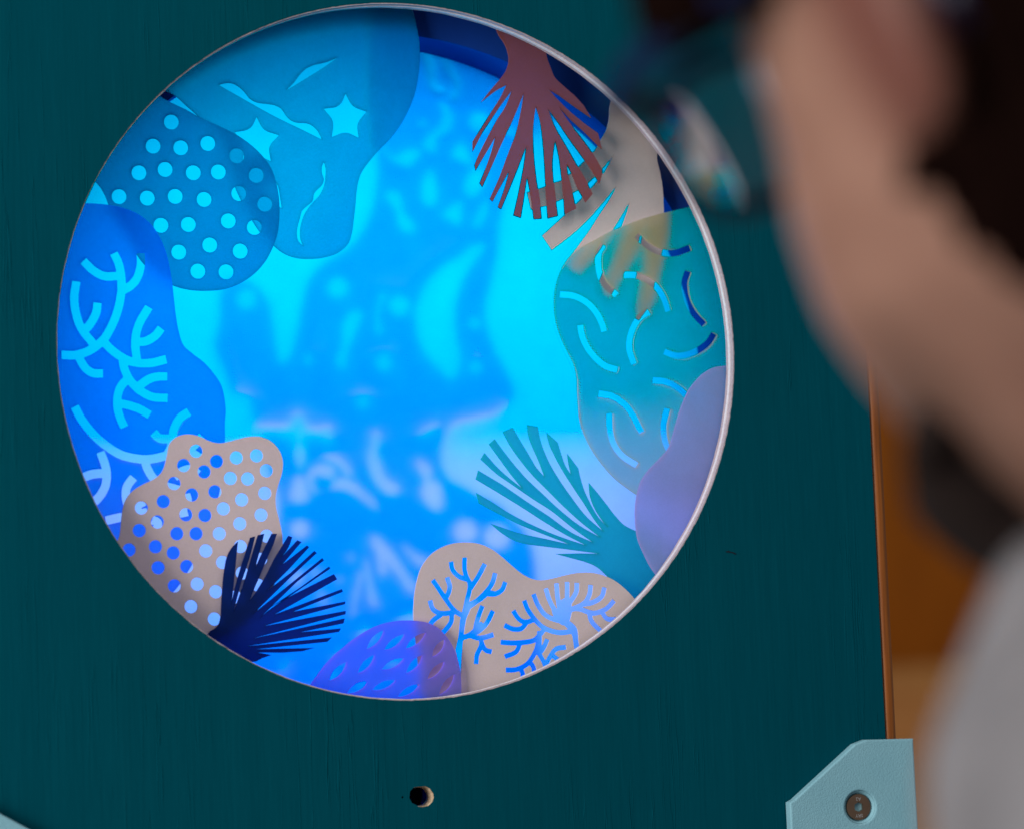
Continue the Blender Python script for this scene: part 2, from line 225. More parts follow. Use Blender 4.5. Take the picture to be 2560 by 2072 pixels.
SHAPES = {
    'starry': (0.0250, '-1951,2316 -1875,2280 -1850,2267 -1827,2252 -1807,2237 -1788,2221 -1733,2169 -1559,2013 -1539,1993 -1521,1973 -1499,1946 -1479,1919 -1461,1890 -1444,1860 -1428,1829 -1414,1795 -1402,1759 -1374,1649 -1364,1613 -1349,1539 -1340,1502 -1329,1466 -1320,1442 -1310,1418 -1289,1370 -1261,1311 -1227,1242 -1208,1208 -1160,1128 -1145,1105 -1130,1082 -1113,1060 -1094,1038 -1073,1017 -1029,976 -967,921 -946,905 -923,890 -898,877 -871,865 -843,856 -815,848 -785,843 -754,840 -723,839 -692,839 -665,839 -638,841 -611,843 -583,847 -556,853 -528,859 -499,867 -471,876 -444,887 -419,902 -396,918 -374,936 -354,957 -337,979 -324,1006 -315,1034 -307,1063 -300,1089 -295,1116 -283,1196 -267,1294 -263,1323 -258,1381 -254,1411 -249,1440 -237,1500 -229,1529 -219,1558 -207,1586 -192,1611 -176,1635 -158,1658 -104,1723 -68,1763 -30,1801 -10,1821 53,1880 73,1900 93,1923 112,1946 148,1993 183,2044 200,2071 216,2098 231,2126 246,2154 262,2187 277,2222 291,2256 304,2291 316,2327 325,2361 334,2395 341,2430 354,2500 363,2569 366,2603 368,2638 369,2672 369,2705 368,2737 367,2769 364,2801 360,2833 354,2871 346,2909 337,2947 302,3082 293,3111 284,3140 272,3169 245,3228 107,3224 -31,3223 -169,3220 -307,3213 -443,3201 -605,3179 -765,3153 -924,3120 -1081,3078 -1234,3027 -1347,2984 -1458,2937 -1567,2885 -1672,2826 -1771,2760 -1832,2711 -1890,2658 -2002,2547 -2059,2493', ['-316,2296 -304,2274 -281,2227 -268,2206 -250,2187 -230,2173 -206,2163 -157,2147 -133,2139 -150,2118 -187,2077 -203,2055 -214,2031 -219,2006 -219,1981 -213,1929 -211,1903 -235,1914 -281,1936 -305,1945 -330,1948 -356,1946 -381,1939 -430,1919 -455,1910 -451,1938 -440,1993 -439,2020 -442,2047 -452,2072 -467,2094 -503,2136 -520,2158 -490,2163 -460,2166 -430,2170 -402,2177 -377,2192 -357,2214 -342,2240 -330,2269', '-1118,2081 -1106,2058 -1083,2010 -1069,1988 -1052,1969 -1029,1955 -1004,1945 -951,1930 -925,1922 -943,1902 -982,1864 -999,1843 -1010,1819 -1015,1794 -1014,1768 -1006,1715 -1002,1689 -1027,1700 -1076,1723 -1101,1732 -1127,1736 -1153,1733 -1178,1726 -1229,1705 -1254,1696 -1249,1724 -1235,1779 -1233,1807 -1236,1834 -1246,1859 -1262,1881 -1301,1921 -1319,1942 -1289,1948 -1258,1953 -1228,1958 -1200,1967 -1175,1983 -1156,2004 -1143,2029 -1131,2055', '-1444,2352 -1415,2363 -1386,2371 -1359,2374 -1331,2372 -1303,2363 -1277,2349 -1256,2334 -1236,2316 -1218,2297 -1202,2277 -1188,2256 -1171,2238 -1143,2219 -1111,2206 -1083,2200 -1026,2195 -976,2189 -952,2184 -924,2172 -898,2156 -883,2138 -870,2117 -857,2096 -838,2074 -815,2054 -784,2039 -749,2031 -712,2031 -675,2029 -646,2020 -620,2006 -596,1985 -576,1960 -565,1939 -555,1918 -543,1884 -714,1968 -908,2059 -956,2083 -1005,2108 -1101,2160 -1246,2241', '-845,2315 -800,2360 -778,2383 -762,2403 -731,2444 -714,2463 -694,2483 -673,2501 -650,2517 -620,2532 -587,2545 -559,2552 -529,2558 -500,2565 -468,2575 -437,2587 -381,2610 -497,2529 -559,2489', '-531,1690 -523,1662 -517,1632 -518,1602 -524,1543 -529,1514 -536,1486 -548,1457 -562,1428 -579,1401 -595,1382 -632,1346 -649,1328 -670,1305 -689,1280 -707,1255 -723,1228 -736,1199 -747,1170 -754,1146 -760,1122 -764,1098 -767,1067 -767,1036 -763,1006 -754,978 -743,951 -766,971 -785,993 -795,1022 -798,1053 -798,1061 -794,1098 -785,1134 -775,1164 -765,1194 -757,1225 -747,1255 -722,1281 -693,1304 -670,1321 -649,1340 -640,1363 -638,1389 -630,1413 -614,1432 -596,1450 -575,1467 -557,1486 -545,1510 -539,1535 -545,1559 -554,1583 -557,1614 -554,1644 -544,1668', '-1101,1410 -1075,1392 -1041,1380 -1020,1363 -982,1326 -920,1276 -940,1444 -946,1471 -957,1496 -969,1520 -998,1502 -1025,1483 -1079,1450 -1099,1431']),
    'dotted': (0.0215, '-2009,2254 -1946,2215 -1903,2190 -1875,2176 -1789,2137 -1760,2124 -1735,2110 -1661,2069 -1636,2055 -1602,2039 -1497,1995 -1463,1979 -1390,1945 -1343,1921 -1294,1892 -1270,1876 -1247,1860 -1224,1844 -1199,1824 -1174,1803 -1151,1782 -1128,1760 -1106,1736 -1088,1715 -1070,1693 -1053,1670 -1038,1647 -1024,1622 -1012,1596 -1003,1569 -994,1541 -980,1484 -974,1456 -970,1427 -966,1398 -963,1369 -961,1340 -960,1313 -960,1287 -961,1234 -965,1176 -969,1144 -973,1113 -978,1081 -985,1050 -993,1024 -1002,998 -1012,972 -1023,946 -1038,914 -1055,881 -1073,850 -1092,819 -1114,790 -1140,759 -1169,729 -1199,702 -1231,676 -1264,653 -1297,633 -1330,615 -1365,600 -1400,586 -1436,575 -1474,566 -1513,560 -1552,557 -1591,555 -1630,554 -1666,554 -1703,556 -1739,558 -1774,563 -1810,570 -1838,576 -1865,584 -1892,593 -1919,603 -1942,613 -1965,624 -1987,635 -2012,651 -2036,669 -2081,707 -2120,743 -2138,762 -2156,781 -2173,802 -2193,829 -2212,857 -2230,886 -2297,999 -2328,1054 -2343,1082 -2355,1106 -2399,1201 -2433,1267 -2444,1289 -2455,1319 -2465,1349 -2477,1378 -2490,1405 -2505,1431 -2522,1455 -2540,1475 -2637,1567 -2645,1622 -2648,1650 -2648,1677 -2630,1748 -2592,1812 -2541,1873 -2485,1931 -2433,1989 -2387,2046 -2340,2101 -2291,2155 -2239,2206 -2183,2252 -2156,2271 -2128,2289 -2042,2341', ['-1817,2012 -1819,1998 -1824,1984 -1833,1971 -1843,1960 -1856,1952 -1870,1947 -1885,1946 -1900,1947 -1914,1952 -1926,1959 -1936,1970 -1943,1982 -1948,1996 -1949,2011 -1947,2025 -1942,2039 -1933,2052 -1923,2063 -1910,2071 -1896,2076 -1881,2077 -1866,2076 -1852,2071 -1840,2064 -1830,2053 -1823,2041 -1818,2027', '-1982,1802 -1984,1787 -1990,1773 -1998,1761 -2009,1750 -2021,1742 -2035,1737 -2050,1736 -2065,1737 -2078,1742 -2091,1749 -2101,1760 -2108,1772 -2113,1786 -2114,1801 -2112,1815 -2106,1829 -2098,1842 -2087,1852 -2075,1860 -2061,1865 -2046,1867 -2031,1866 -2018,1861 -2005,1853 -1995,1843 -1988,1830 -1983,1817', '-1742,1790 -1744,1775 -1749,1761 -1758,1749 -1769,1738 -1781,1730 -1796,1725 -1810,1724 -1825,1725 -1839,1730 -1851,1737 -1861,1748 -1869,1760 -1873,1774 -1874,1789 -1872,1803 -1867,1817 -1859,1830 -1848,1840 -1835,1848 -1821,1853 -1806,1855 -1791,1854 -1778,1849 -1765,1841 -1755,1831 -1748,1819 -1743,1805', '-1504,1830 -1506,1815 -1512,1801 -1520,1788 -1531,1778 -1544,1770 -1558,1765 -1573,1763 -1587,1765 -1601,1769 -1614,1777 -1624,1787 -1631,1800 -1636,1814 -1637,1828 -1635,1843 -1629,1857 -1621,1870 -1610,1880 -1597,1888 -1583,1893 -1568,1895 -1554,1894 -1540,1889 -1527,1881 -1517,1871 -1510,1858 -1505,1844', '-1254,1725 -1256,1710 -1261,1696 -1270,1684 -1281,1673 -1294,1665 -1308,1660 -1323,1658 -1338,1660 -1352,1665 -1364,1672 -1374,1683 -1382,1695 -1386,1709 -1387,1724 -1385,1739 -1380,1753 -1371,1765 -1361,1776 -1348,1784 -1333,1789 -1318,1791 -1304,1789 -1290,1785 -1277,1777 -1267,1766 -1259,1754 -1255,1740', '-2111,1570 -2114,1556 -2119,1542 -2127,1529 -2138,1519 -2150,1511 -2164,1506 -2179,1504 -2194,1506 -2207,1510 -2220,1518 -2230,1528 -2237,1541 -2242,1555 -2243,1569 -2241,1584 -2235,1598 -2227,1610 -2216,1621 -2204,1628 -2190,1633 -2175,1635 -2161,1634 -2147,1629 -2135,1621 -2124,1611 -2117,1599 -2113,1585', '-1884,1601 -1886,1586 -1891,1572 -1900,1560 -1910,1549 -1923,1541 -1937,1536 -1952,1534 -1967,1536 -1980,1541 -1993,1548 -2003,1559 -2010,1571 -2015,1585 -2016,1600 -2014,1614 -2008,1628 -2000,1641 -1989,1651 -1977,1659 -1963,1664 -1948,1666 -1933,1664 -1919,1660 -1907,1652 -1897,1642 -1890,1629 -1885,1615', '-1639,1574 -1641,1559 -1647,1545 -1655,1533 -1666,1522 -1679,1514 -1693,1509 -1708,1508 -1722,1509 -1736,1514 -1748,1522 -1759,1532 -1766,1544 -1771,1558 -1772,1573 -1770,1588 -1764,1602 -1756,1614 -1745,1625 -1732,1633 -1718,1638 -1703,1639 -1689,1638 -1675,1633 -1663,1625 -1652,1615 -1645,1603 -1640,1589', '-1420,1583 -1422,1568 -1428,1554 -1436,1542 -1447,1531 -1460,1523 -1474,1518 -1489,1516 -1504,1518 -1517,1523 -1530,1531 -1540,1541 -1547,1553 -1552,1567 -1553,1582 -1551,1597 -1546,1611 -1537,1623 -1526,1634 -1514,1642 -1499,1647 -1484,1648 -1470,1647 -1456,1642 -1443,1634 -1433,1624 -1426,1612 -1421,1598', '-1088,1556 -1090,1541 -1095,1527 -1104,1514 -1115,1504 -1128,1496 -1142,1491 -1157,1489 -1172,1490 -1186,1495 -1198,1503 -1209,1513 -1216,1526 -1221,1540 -1222,1555 -1220,1569 -1214,1583 -1206,1596 -1195,1607 -1182,1615 -1168,1620 -1153,1621 -1138,1620 -1124,1615 -1111,1607 -1101,1597 -1093,1584 -1089,1570', '-2290,1364 -2292,1349 -2297,1336 -2305,1323 -2316,1313 -2328,1305 -2342,1300 -2357,1298 -2371,1300 -2385,1305 -2397,1312 -2407,1323 -2415,1335 -2419,1349 -2420,1363 -2418,1378 -2413,1392 -2405,1404 -2394,1414 -2382,1422 -2368,1427 -2353,1429 -2338,1427 -2325,1423 -2313,1415 -2303,1405 -2295,1392 -2291,1379', '-2046,1352 -2048,1338 -2054,1324 -2062,1311 -2073,1301 -2085,1293 -2099,1288 -2114,1286 -2129,1288 -2142,1293 -2155,1301 -2165,1311 -2172,1323 -2177,1337 -2178,1352 -2176,1366 -2170,1380 -2162,1392 -2151,1403 -2139,1411 -2125,1416 -2110,1417 -2096,1416 -2082,1411 -2070,1403 -2059,1393 -2052,1381 -2048,1367', '-1804,1368 -1806,1354 -1811,1340 -1819,1327 -1830,1317 -1843,1309 -1857,1304 -1872,1302 -1886,1304 -1900,1308 -1912,1316 -1923,1326 -1930,1339 -1934,1353 -1936,1367 -1934,1382 -1928,1396 -1920,1408 -1909,1419 -1896,1427 -1882,1432 -1868,1433 -1853,1432 -1839,1427 -1827,1419 -1817,1409 -1809,1397 -1805,1383', '-1553,1343 -1555,1329 -1560,1315 -1568,1302 -1579,1292 -1592,1284 -1606,1279 -1621,1277 -1636,1279 -1650,1283 -1662,1291 -1672,1302 -1680,1314 -1684,1328 -1685,1343 -1683,1357 -1678,1371 -1669,1384 -1659,1394 -1646,1402 -1632,1407 -1617,1409 -1602,1407 -1588,1402 -1576,1395 -1566,1384 -1558,1372 -1554,1358', '-1247,1397 -1249,1382 -1254,1368 -1263,1356 -1273,1345 -1286,1337 -1301,1332 -1316,1330 -1330,1332 -1344,1337 -1357,1344 -1367,1355 -1374,1367 -1379,1381 -1380,1396 -1378,1411 -1373,1425 -1364,1437 -1353,1448 -1340,1456 -1326,1461 -1311,1462 -1296,1461 -1282,1456 -1270,1448 -1260,1438 -1252,1425 -1248,1411', '-1021,1305 -1023,1291 -1028,1277 -1037,1264 -1048,1254 -1061,1246 -1075,1241 -1090,1239 -1105,1241 -1119,1245 -1131,1253 -1141,1264 -1149,1276 -1154,1290 -1155,1305 -1153,1319 -1147,1333 -1139,1346 -1128,1357 -1115,1365 -1100,1370 -1085,1371 -1071,1370 -1057,1365 -1044,1357 -1034,1347 -1026,1334 -1022,1320', '-1935,1118 -1937,1103 -1943,1090 -1951,1077 -1962,1067 -1974,1059 -1988,1054 -2003,1052 -2018,1054 -2031,1059 -2044,1066 -2054,1077 -2061,1089 -2066,1103 -2067,1118 -2065,1132 -2059,1146 -2051,1158 -2040,1169 -2028,1177 -2014,1182 -1999,1183 -1984,1182 -1971,1177 -1958,1169 -1948,1159 -1941,1146 -1936,1133', '-1697,1126 -1699,1111 -1705,1098 -1713,1085 -1724,1075 -1736,1067 -1751,1062 -1765,1060 -1780,1062 -1794,1067 -1806,1074 -1816,1085 -1824,1097 -1828,1111 -1829,1126 -1827,1140 -1822,1154 -1814,1167 -1803,1177 -1790,1185 -1776,1190 -1761,1191 -1746,1190 -1733,1185 -1720,1177 -1710,1167 -1703,1155 -1698,1141', '-1347,1159 -1349,1144 -1354,1130 -1363,1117 -1374,1107 -1386,1099 -1401,1094 -1416,1092 -1430,1094 -1444,1099 -1457,1107 -1467,1117 -1474,1129 -1479,1143 -1480,1158 -1478,1173 -1472,1187 -1464,1199 -1453,1210 -1440,1217 -1426,1222 -1411,1224 -1396,1223 -1383,1218 -1370,1210 -1360,1200 -1352,1187 -1348,1173', '-1120,1103 -1122,1088 -1128,1074 -1136,1062 -1147,1051 -1160,1043 -1174,1038 -1189,1037 -1204,1038 -1218,1043 -1231,1051 -1241,1061 -1248,1074 -1253,1088 -1254,1102 -1252,1117 -1246,1131 -1238,1144 -1227,1154 -1214,1162 -1200,1167 -1185,1169 -1170,1167 -1156,1162 -1144,1155 -1133,1144 -1126,1132 -1121,1118', '-1788,888 -1790,873 -1795,859 -1803,847 -1814,836 -1827,829 -1841,824 -1856,822 -1870,824 -1884,829 -1896,836 -1906,847 -1914,859 -1918,873 -1920,888 -1917,902 -1912,916 -1904,928 -1893,939 -1880,947 -1866,951 -1852,953 -1837,951 -1823,947 -1811,939 -1801,929 -1793,916 -1789,902', '-1516,949 -1518,934 -1523,921 -1532,908 -1543,898 -1555,890 -1570,885 -1584,883 -1599,885 -1613,890 -1625,897 -1635,908 -1643,920 -1647,934 -1648,949 -1646,963 -1641,977 -1633,990 -1622,1000 -1609,1008 -1595,1013 -1580,1015 -1565,1013 -1552,1008 -1539,1000 -1529,990 -1522,978 -1517,964', '-1251,897 -1253,882 -1259,868 -1267,856 -1278,845 -1291,837 -1305,833 -1320,831 -1335,833 -1349,837 -1361,845 -1371,856 -1379,868 -1383,882 -1385,897 -1382,911 -1377,925 -1369,938 -1358,948 -1345,956 -1331,961 -1316,963 -1301,961 -1287,956 -1275,948 -1264,938 -1257,925 -1252,911', '-1627,723 -1629,709 -1634,695 -1643,682 -1654,672 -1666,664 -1680,659 -1695,658 -1710,659 -1724,664 -1736,672 -1746,682 -1754,695 -1758,709 -1759,723 -1757,738 -1752,752 -1743,764 -1733,774 -1720,782 -1706,787 -1691,789 -1676,787 -1663,782 -1650,774 -1640,764 -1633,752 -1628,738', '-1381,717 -1383,703 -1388,689 -1397,676 -1408,666 -1420,658 -1435,653 -1450,652 -1464,653 -1478,658 -1490,666 -1501,676 -1508,689 -1513,703 -1514,717 -1512,732 -1506,746 -1498,758 -1487,769 -1474,776 -1460,781 -1445,783 -1430,781 -1417,776 -1404,769 -1394,758 -1386,746 -1382,732']),
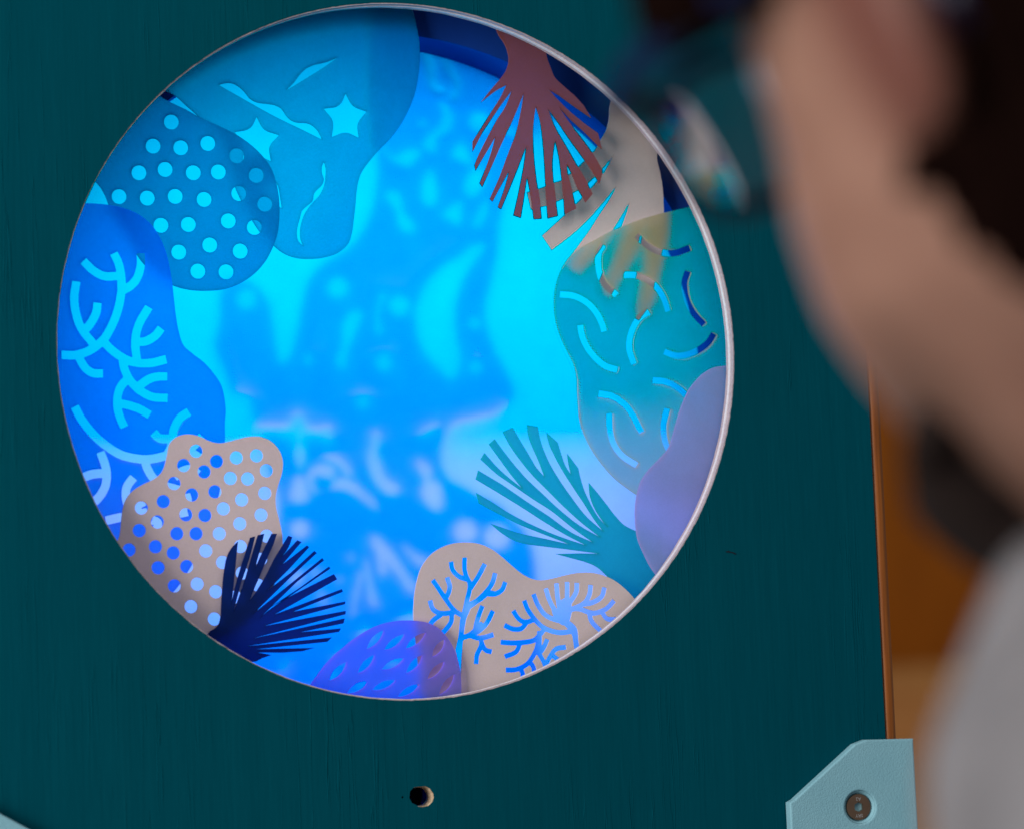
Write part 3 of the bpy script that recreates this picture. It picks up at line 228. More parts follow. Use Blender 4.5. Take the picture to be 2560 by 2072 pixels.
    'coral': (0.0175, '-2812,1295 -2603,1290 -2577,1289 -2517,1284 -2488,1281 -2430,1273 -2401,1268 -2373,1262 -2345,1255 -2317,1246 -2293,1238 -2269,1228 -2245,1218 -2222,1206 -2200,1193 -2180,1180 -2161,1166 -2142,1150 -2124,1134 -2107,1117 -2092,1098 -2077,1079 -2063,1058 -2051,1037 -2039,1016 -2027,993 -2016,970 -2006,946 -1989,897 -1979,865 -1971,832 -1964,799 -1952,731 -1948,704 -1941,650 -1933,568 -1925,459 -1918,373 -1912,317 -1902,238 -1897,212 -1885,157 -1878,128 -1868,100 -1854,74 -1839,55 -1821,39 -1763,-9 -1720,-41 -1699,-58 -1679,-75 -1662,-93 -1645,-112 -1629,-131 -1613,-151 -1582,-194 -1567,-217 -1553,-241 -1541,-266 -1533,-289 -1527,-312 -1522,-336 -1515,-385 -1510,-437 -1509,-463 -1509,-489 -1511,-515 -1514,-534 -1519,-577 -1521,-619 -1522,-704 -1525,-747 -1534,-841 -1546,-935 -1559,-1020 -1571,-1095 -1577,-1133 -1585,-1170 -1598,-1220 -1612,-1270 -1628,-1319 -1645,-1367 -1663,-1416 -1679,-1456 -1697,-1496 -1715,-1535 -1753,-1613 -1798,-1702 -1821,-1747 -1846,-1790 -1873,-1832 -1897,-1868 -1921,-1904 -1947,-1938 -1974,-1972 -2003,-2004 -2026,-2028 -2050,-2051 -2124,-2117 -2229,-2068 -2311,-1982 -2395,-1898 -2477,-1813 -2555,-1724 -2622,-1628 -2681,-1520 -2729,-1406 -2770,-1289 -2807,-1171 -2842,-1052 -2881,-919 -2916,-785 -2946,-650 -2972,-513 -2992,-376 -3006,-242 -3016,-107 -3020,29 -3019,165 -3013,300 -3005,402 -2993,504 -2978,606 -2961,708 -2942,809 -2919,907 -2894,1004 -2839,1197', ['-2399,881 -2459,853 -2462,849 -2462,847 -2432,783 -2425,762 -2416,719 -2416,711 -2417,708 -2420,707 -2453,707 -2461,705 -2489,705 -2517,710 -2537,718 -2560,731 -2594,754 -2665,826 -2716,777 -2717,775 -2716,772 -2658,710 -2641,696 -2605,669 -2562,646 -2542,639 -2504,630 -2448,630 -2440,633 -2412,633 -2409,632 -2410,545 -2413,537 -2414,524 -2416,516 -2417,506 -2420,499 -2420,491 -2423,483 -2423,476 -2432,437 -2444,394 -2461,345 -2483,294 -2512,236 -2537,195 -2561,161 -2598,125 -2601,124 -2603,125 -2618,146 -2653,187 -2658,196 -2658,198 -2635,221 -2622,236 -2593,279 -2574,313 -2560,343 -2551,374 -2551,384 -2548,392 -2548,415 -2545,422 -2545,440 -2558,444 -2574,444 -2581,447 -2594,447 -2601,449 -2614,449 -2617,448 -2618,435 -2621,428 -2622,402 -2625,394 -2625,387 -2637,354 -2661,310 -2683,279 -2696,264 -2699,264 -2711,293 -2723,334 -2735,390 -2734,397 -2739,420 -2738,436 -2741,443 -2739,517 -2736,525 -2732,553 -2730,560 -2729,568 -2721,606 -2720,619 -2722,622 -2732,626 -2744,626 -2752,628 -2762,628 -2787,633 -2793,632 -2794,619 -2797,612 -2797,601 -2800,594 -2800,586 -2809,548 -2809,535 -2812,527 -2813,505 -2816,497 -2816,466 -2814,459 -2815,431 -2813,423 -2813,410 -2811,403 -2811,392 -2795,311 -2779,257 -2757,209 -2730,164 -2671,90 -2665,81 -2665,79 -2697,63 -2723,53 -2771,40 -2779,40 -2787,37 -2865,38 -2873,41 -2898,40 -2900,37 -2902,-29 -2900,-32 -2888,-35 -2850,-36 -2842,-38 -2799,-39 -2791,-36 -2786,-36 -2784,-38 -2756,-94 -2736,-124 -2708,-154 -2688,-169 -2658,-184 -2628,-193 -2610,-193 -2602,-195 -2592,-195 -2585,-193 -2554,-193 -2551,-192 -2549,-121 -2552,-120 -2616,-119 -2633,-113 -2643,-108 -2659,-97 -2673,-83 -2686,-64 -2703,-33 -2708,-23 -2707,-20 -2663,-4 -2632,11 -2591,37 -2555,65 -2549,68 -2507,23 -2499,18 -2489,7 -2445,-27 -2419,-45 -2416,-53 -2416,-66 -2414,-74 -2412,-97 -2407,-119 -2397,-150 -2382,-189 -2392,-201 -2408,-216 -2423,-234 -2442,-262 -2453,-285 -2464,-318 -2470,-346 -2471,-356 -2473,-363 -2476,-437 -2473,-445 -2474,-457 -2467,-493 -2450,-549 -2441,-575 -2419,-623 -2416,-627 -2414,-627 -2357,-602 -2351,-599 -2350,-596 -2350,-591 -2366,-558 -2378,-527 -2392,-481 -2397,-458 -2396,-454 -2385,-455 -2352,-463 -2279,-487 -2238,-508 -2193,-538 -2183,-542 -2179,-540 -2144,-482 -2147,-476 -2180,-456 -2193,-447 -2210,-437 -2253,-416 -2327,-392 -2368,-382 -2391,-378 -2398,-374 -2396,-356 -2394,-344 -2382,-308 -2374,-293 -2363,-278 -2344,-257 -2338,-259 -2330,-271 -2286,-316 -2270,-330 -2213,-367 -2170,-388 -2132,-399 -2124,-399 -2117,-402 -2099,-402 -2091,-404 -2027,-405 -2019,-408 -2011,-408 -2008,-407 -2005,-402 -2003,-361 -2001,-353 -2000,-338 -2004,-332 -2073,-331 -2081,-328 -2104,-328 -2120,-324 -2145,-317 -2180,-298 -2201,-285 -2203,-282 -2196,-274 -2174,-259 -2153,-246 -2114,-231 -2088,-226 -2078,-226 -2070,-223 -2003,-223 -2002,-220 -1999,-154 -2001,-151 -2081,-149 -2088,-152 -2099,-152 -2112,-154 -2135,-159 -2164,-169 -2195,-184 -2217,-198 -2261,-230 -2279,-212 -2301,-182 -2325,-128 -2334,-97 -2333,-90 -2290,-101 -2282,-101 -2259,-107 -2244,-107 -2236,-109 -2152,-110 -2144,-108 -2131,-108 -2089,-100 -2069,-94 -2040,-88 -2030,-84 -2001,-78 -1998,-74 -1997,-69 -2008,-23 -2009,-13 -2011,-5 -2014,-4 -2051,-12 -2100,-26 -2141,-34 -2157,-33 -2165,-36 -2219,-36 -2222,-34 -2222,-21 -2224,-14 -2224,-1 -2226,7 -2226,19 -2228,27 -2228,40 -2230,48 -2230,71 -2226,72 -2205,72 -2197,74 -2190,74 -2174,77 -2145,87 -2111,105 -2073,131 -2052,151 -2020,192 -2015,200 -2013,205 -2062,244 -2071,248 -2112,195 -2140,174 -2179,154 -2195,149 -2205,148 -2213,146 -2224,147 -2224,158 -2215,198 -2198,244 -2173,290 -2121,370 -2110,387 -2113,391 -2169,424 -2174,424 -2177,421 -2245,316 -2269,268 -2289,212 -2299,171 -2299,158 -2302,150 -2302,135 -2305,127 -2307,61 -2305,53 -2305,35 -2303,28 -2303,15 -2299,-11 -2300,-19 -2303,-20 -2313,-16 -2346,-1 -2399,33 -2442,67 -2459,84 -2466,89 -2475,100 -2490,116 -2494,123 -2491,131 -2477,151 -2458,182 -2422,248 -2421,253 -2403,289 -2391,322 -2387,330 -2373,370 -2358,422 -2349,463 -2349,470 -2346,478 -2342,503 -2339,519 -2325,527 -2296,541 -2269,560 -2232,595 -2221,608 -2211,624 -2189,667 -2180,690 -2169,731 -2165,757 -2162,765 -2160,839 -2162,847 -2162,868 -2165,869 -2212,869 -2219,866 -2235,865 -2236,862 -2237,829 -2235,821 -2236,778 -2239,770 -2239,760 -2243,744 -2252,713 -2260,690 -2271,667 -2291,641 -2311,621 -2330,609 -2331,624 -2333,631 -2333,660 -2335,667 -2334,683 -2337,690 -2336,701 -2339,708 -2339,716 -2343,742 -2350,775 -2364,819 -2384,860 -2388,865 -2394,880', '-2769,-415 -2774,-419 -2831,-447 -2834,-451 -2833,-453 -2828,-461 -2794,-535 -2772,-570 -2737,-620 -2687,-683 -2634,-738 -2590,-776 -2517,-831 -2462,-865 -2414,-886 -2348,-904 -2332,-908 -2325,-908 -2317,-911 -2310,-911 -2302,-913 -2294,-913 -2287,-916 -2274,-916 -2266,-919 -2247,-921 -2250,-926 -2249,-928 -2238,-964 -2233,-977 -2209,-1025 -2185,-1061 -2154,-1094 -2134,-1109 -2108,-1124 -2055,-1151 -2014,-1164 -1976,-1174 -1945,-1183 -1915,-1190 -1910,-1193 -1900,-1227 -1900,-1240 -1917,-1259 -1928,-1275 -1934,-1285 -1940,-1302 -1941,-1330 -1929,-1384 -1916,-1383 -1855,-1370 -1853,-1368 -1855,-1358 -1864,-1324 -1863,-1314 -1834,-1279 -1829,-1269 -1823,-1251 -1822,-1221 -1834,-1175 -1847,-1176 -1894,-1187 -1904,-1188 -1905,-1183 -1889,-1130 -1887,-1120 -1892,-1117 -1902,-1116 -1953,-1102 -1963,-1098 -2002,-1088 -2032,-1078 -2068,-1059 -2103,-1036 -2122,-1017 -2141,-988 -2160,-950 -2170,-924 -2169,-922 -2166,-921 -2159,-921 -2151,-918 -2143,-918 -2135,-916 -2115,-914 -2045,-898 -1988,-887 -1944,-876 -1902,-869 -1889,-869 -1881,-867 -1858,-867 -1820,-878 -1799,-889 -1749,-922 -1743,-924 -1737,-919 -1705,-868 -1702,-861 -1720,-847 -1776,-813 -1775,-811 -1740,-778 -1735,-771 -1716,-753 -1710,-745 -1688,-723 -1700,-708 -1708,-703 -1730,-680 -1741,-672 -1743,-671 -1746,-672 -1755,-683 -1774,-701 -1779,-709 -1806,-734 -1811,-741 -1855,-780 -1868,-790 -1881,-790 -1889,-793 -1905,-792 -1951,-801 -1954,-801 -1955,-798 -1950,-780 -1944,-755 -1943,-747 -1938,-727 -1937,-719 -1934,-712 -1934,-699 -1931,-691 -1931,-678 -1924,-650 -1916,-630 -1897,-595 -1877,-568 -1869,-560 -1848,-546 -1814,-527 -1803,-519 -1842,-457 -1845,-456 -1884,-479 -1912,-497 -1936,-520 -1946,-532 -1963,-555 -1987,-601 -1998,-629 -2005,-654 -2005,-665 -2009,-675 -2058,-675 -2071,-672 -2108,-633 -2163,-683 -2164,-685 -2163,-688 -2132,-723 -2119,-732 -2099,-743 -2084,-748 -2074,-749 -2066,-752 -2027,-752 -2024,-754 -2024,-761 -2033,-787 -2051,-819 -2055,-823 -2063,-825 -2073,-826 -2117,-837 -2146,-842 -2154,-842 -2161,-844 -2174,-844 -2182,-847 -2236,-846 -2243,-843 -2261,-843 -2269,-840 -2279,-840 -2287,-837 -2294,-837 -2302,-835 -2310,-834 -2325,-831 -2376,-818 -2404,-807 -2456,-778 -2494,-752 -2542,-715 -2589,-675 -2619,-643 -2624,-636 -2639,-620 -2675,-575 -2719,-510 -2761,-424 -2766,-416', '-2567,-806 -2621,-825 -2627,-828 -2629,-831 -2605,-897 -2593,-935 -2589,-958 -2592,-959 -2620,-959 -2628,-961 -2650,-961 -2658,-963 -2668,-963 -2712,-975 -2720,-979 -2753,-990 -2755,-993 -2735,-1059 -2732,-1062 -2701,-1053 -2694,-1049 -2671,-1042 -2648,-1037 -2630,-1037 -2622,-1035 -2589,-1035 -2586,-1036 -2585,-1042 -2588,-1049 -2588,-1062 -2595,-1087 -2600,-1102 -2617,-1132 -2630,-1152 -2648,-1174 -2672,-1197 -2694,-1209 -2694,-1211 -2687,-1224 -2657,-1273 -2654,-1274 -2636,-1264 -2616,-1250 -2587,-1220 -2560,-1184 -2549,-1166 -2527,-1124 -2519,-1098 -2515,-1083 -2515,-1076 -2512,-1068 -2512,-1056 -2509,-1048 -2507,-977 -2509,-969 -2509,-962 -2512,-947 -2521,-908 -2532,-870 -2550,-824 -2554,-812 -2557,-805 -2559,-804', '-1852,-937 -1884,-944 -1918,-958 -1942,-974 -1985,-1004 -1990,-1009 -1987,-1017 -1950,-1069 -1947,-1071 -1944,-1069 -1881,-1025 -1865,-1018 -1847,-1013 -1839,-1013 -1829,-1016 -1781,-1049 -1779,-1049 -1775,-1046 -1752,-1010 -1737,-990 -1738,-987 -1768,-963 -1793,-948 -1816,-939 -1824,-939 -1832,-936', '-2346,-1012 -2380,-1049 -2402,-1080 -2416,-1110 -2425,-1146 -2427,-1199 -2425,-1207 -2425,-1217 -2411,-1285 -2399,-1326 -2400,-1329 -2404,-1330 -2424,-1329 -2432,-1332 -2440,-1331 -2572,-1358 -2572,-1368 -2568,-1383 -2561,-1429 -2557,-1431 -2422,-1405 -2404,-1406 -2396,-1403 -2370,-1403 -2352,-1399 -2332,-1389 -2321,-1380 -2313,-1377 -2293,-1378 -2285,-1375 -2247,-1376 -2239,-1374 -2229,-1374 -2221,-1371 -2208,-1370 -2206,-1353 -2209,-1345 -2210,-1307 -2213,-1297 -2224,-1295 -2250,-1300 -2257,-1299 -2255,-1293 -2245,-1286 -2223,-1277 -2215,-1271 -2215,-1269 -2248,-1207 -2255,-1207 -2288,-1224 -2301,-1233 -2313,-1244 -2331,-1268 -2333,-1269 -2336,-1267 -2340,-1249 -2343,-1239 -2348,-1211 -2348,-1203 -2350,-1195 -2349,-1152 -2343,-1132 -2329,-1107 -2306,-1079 -2294,-1068 -2288,-1060 -2293,-1053 -2335,-1018 -2343,-1012', '-2157,-1364 -2163,-1374 -2170,-1392 -2188,-1429 -2187,-1432 -2175,-1438 -2167,-1439 -2162,-1442 -2159,-1438 -2156,-1440 -2162,-1442 -2167,-1463 -2171,-1473 -2174,-1488 -2171,-1491 -2163,-1492 -2148,-1497 -2107,-1506 -2102,-1505 -2099,-1502 -2084,-1449 -2083,-1424 -2086,-1411 -2096,-1393 -2116,-1377 -2144,-1366']),
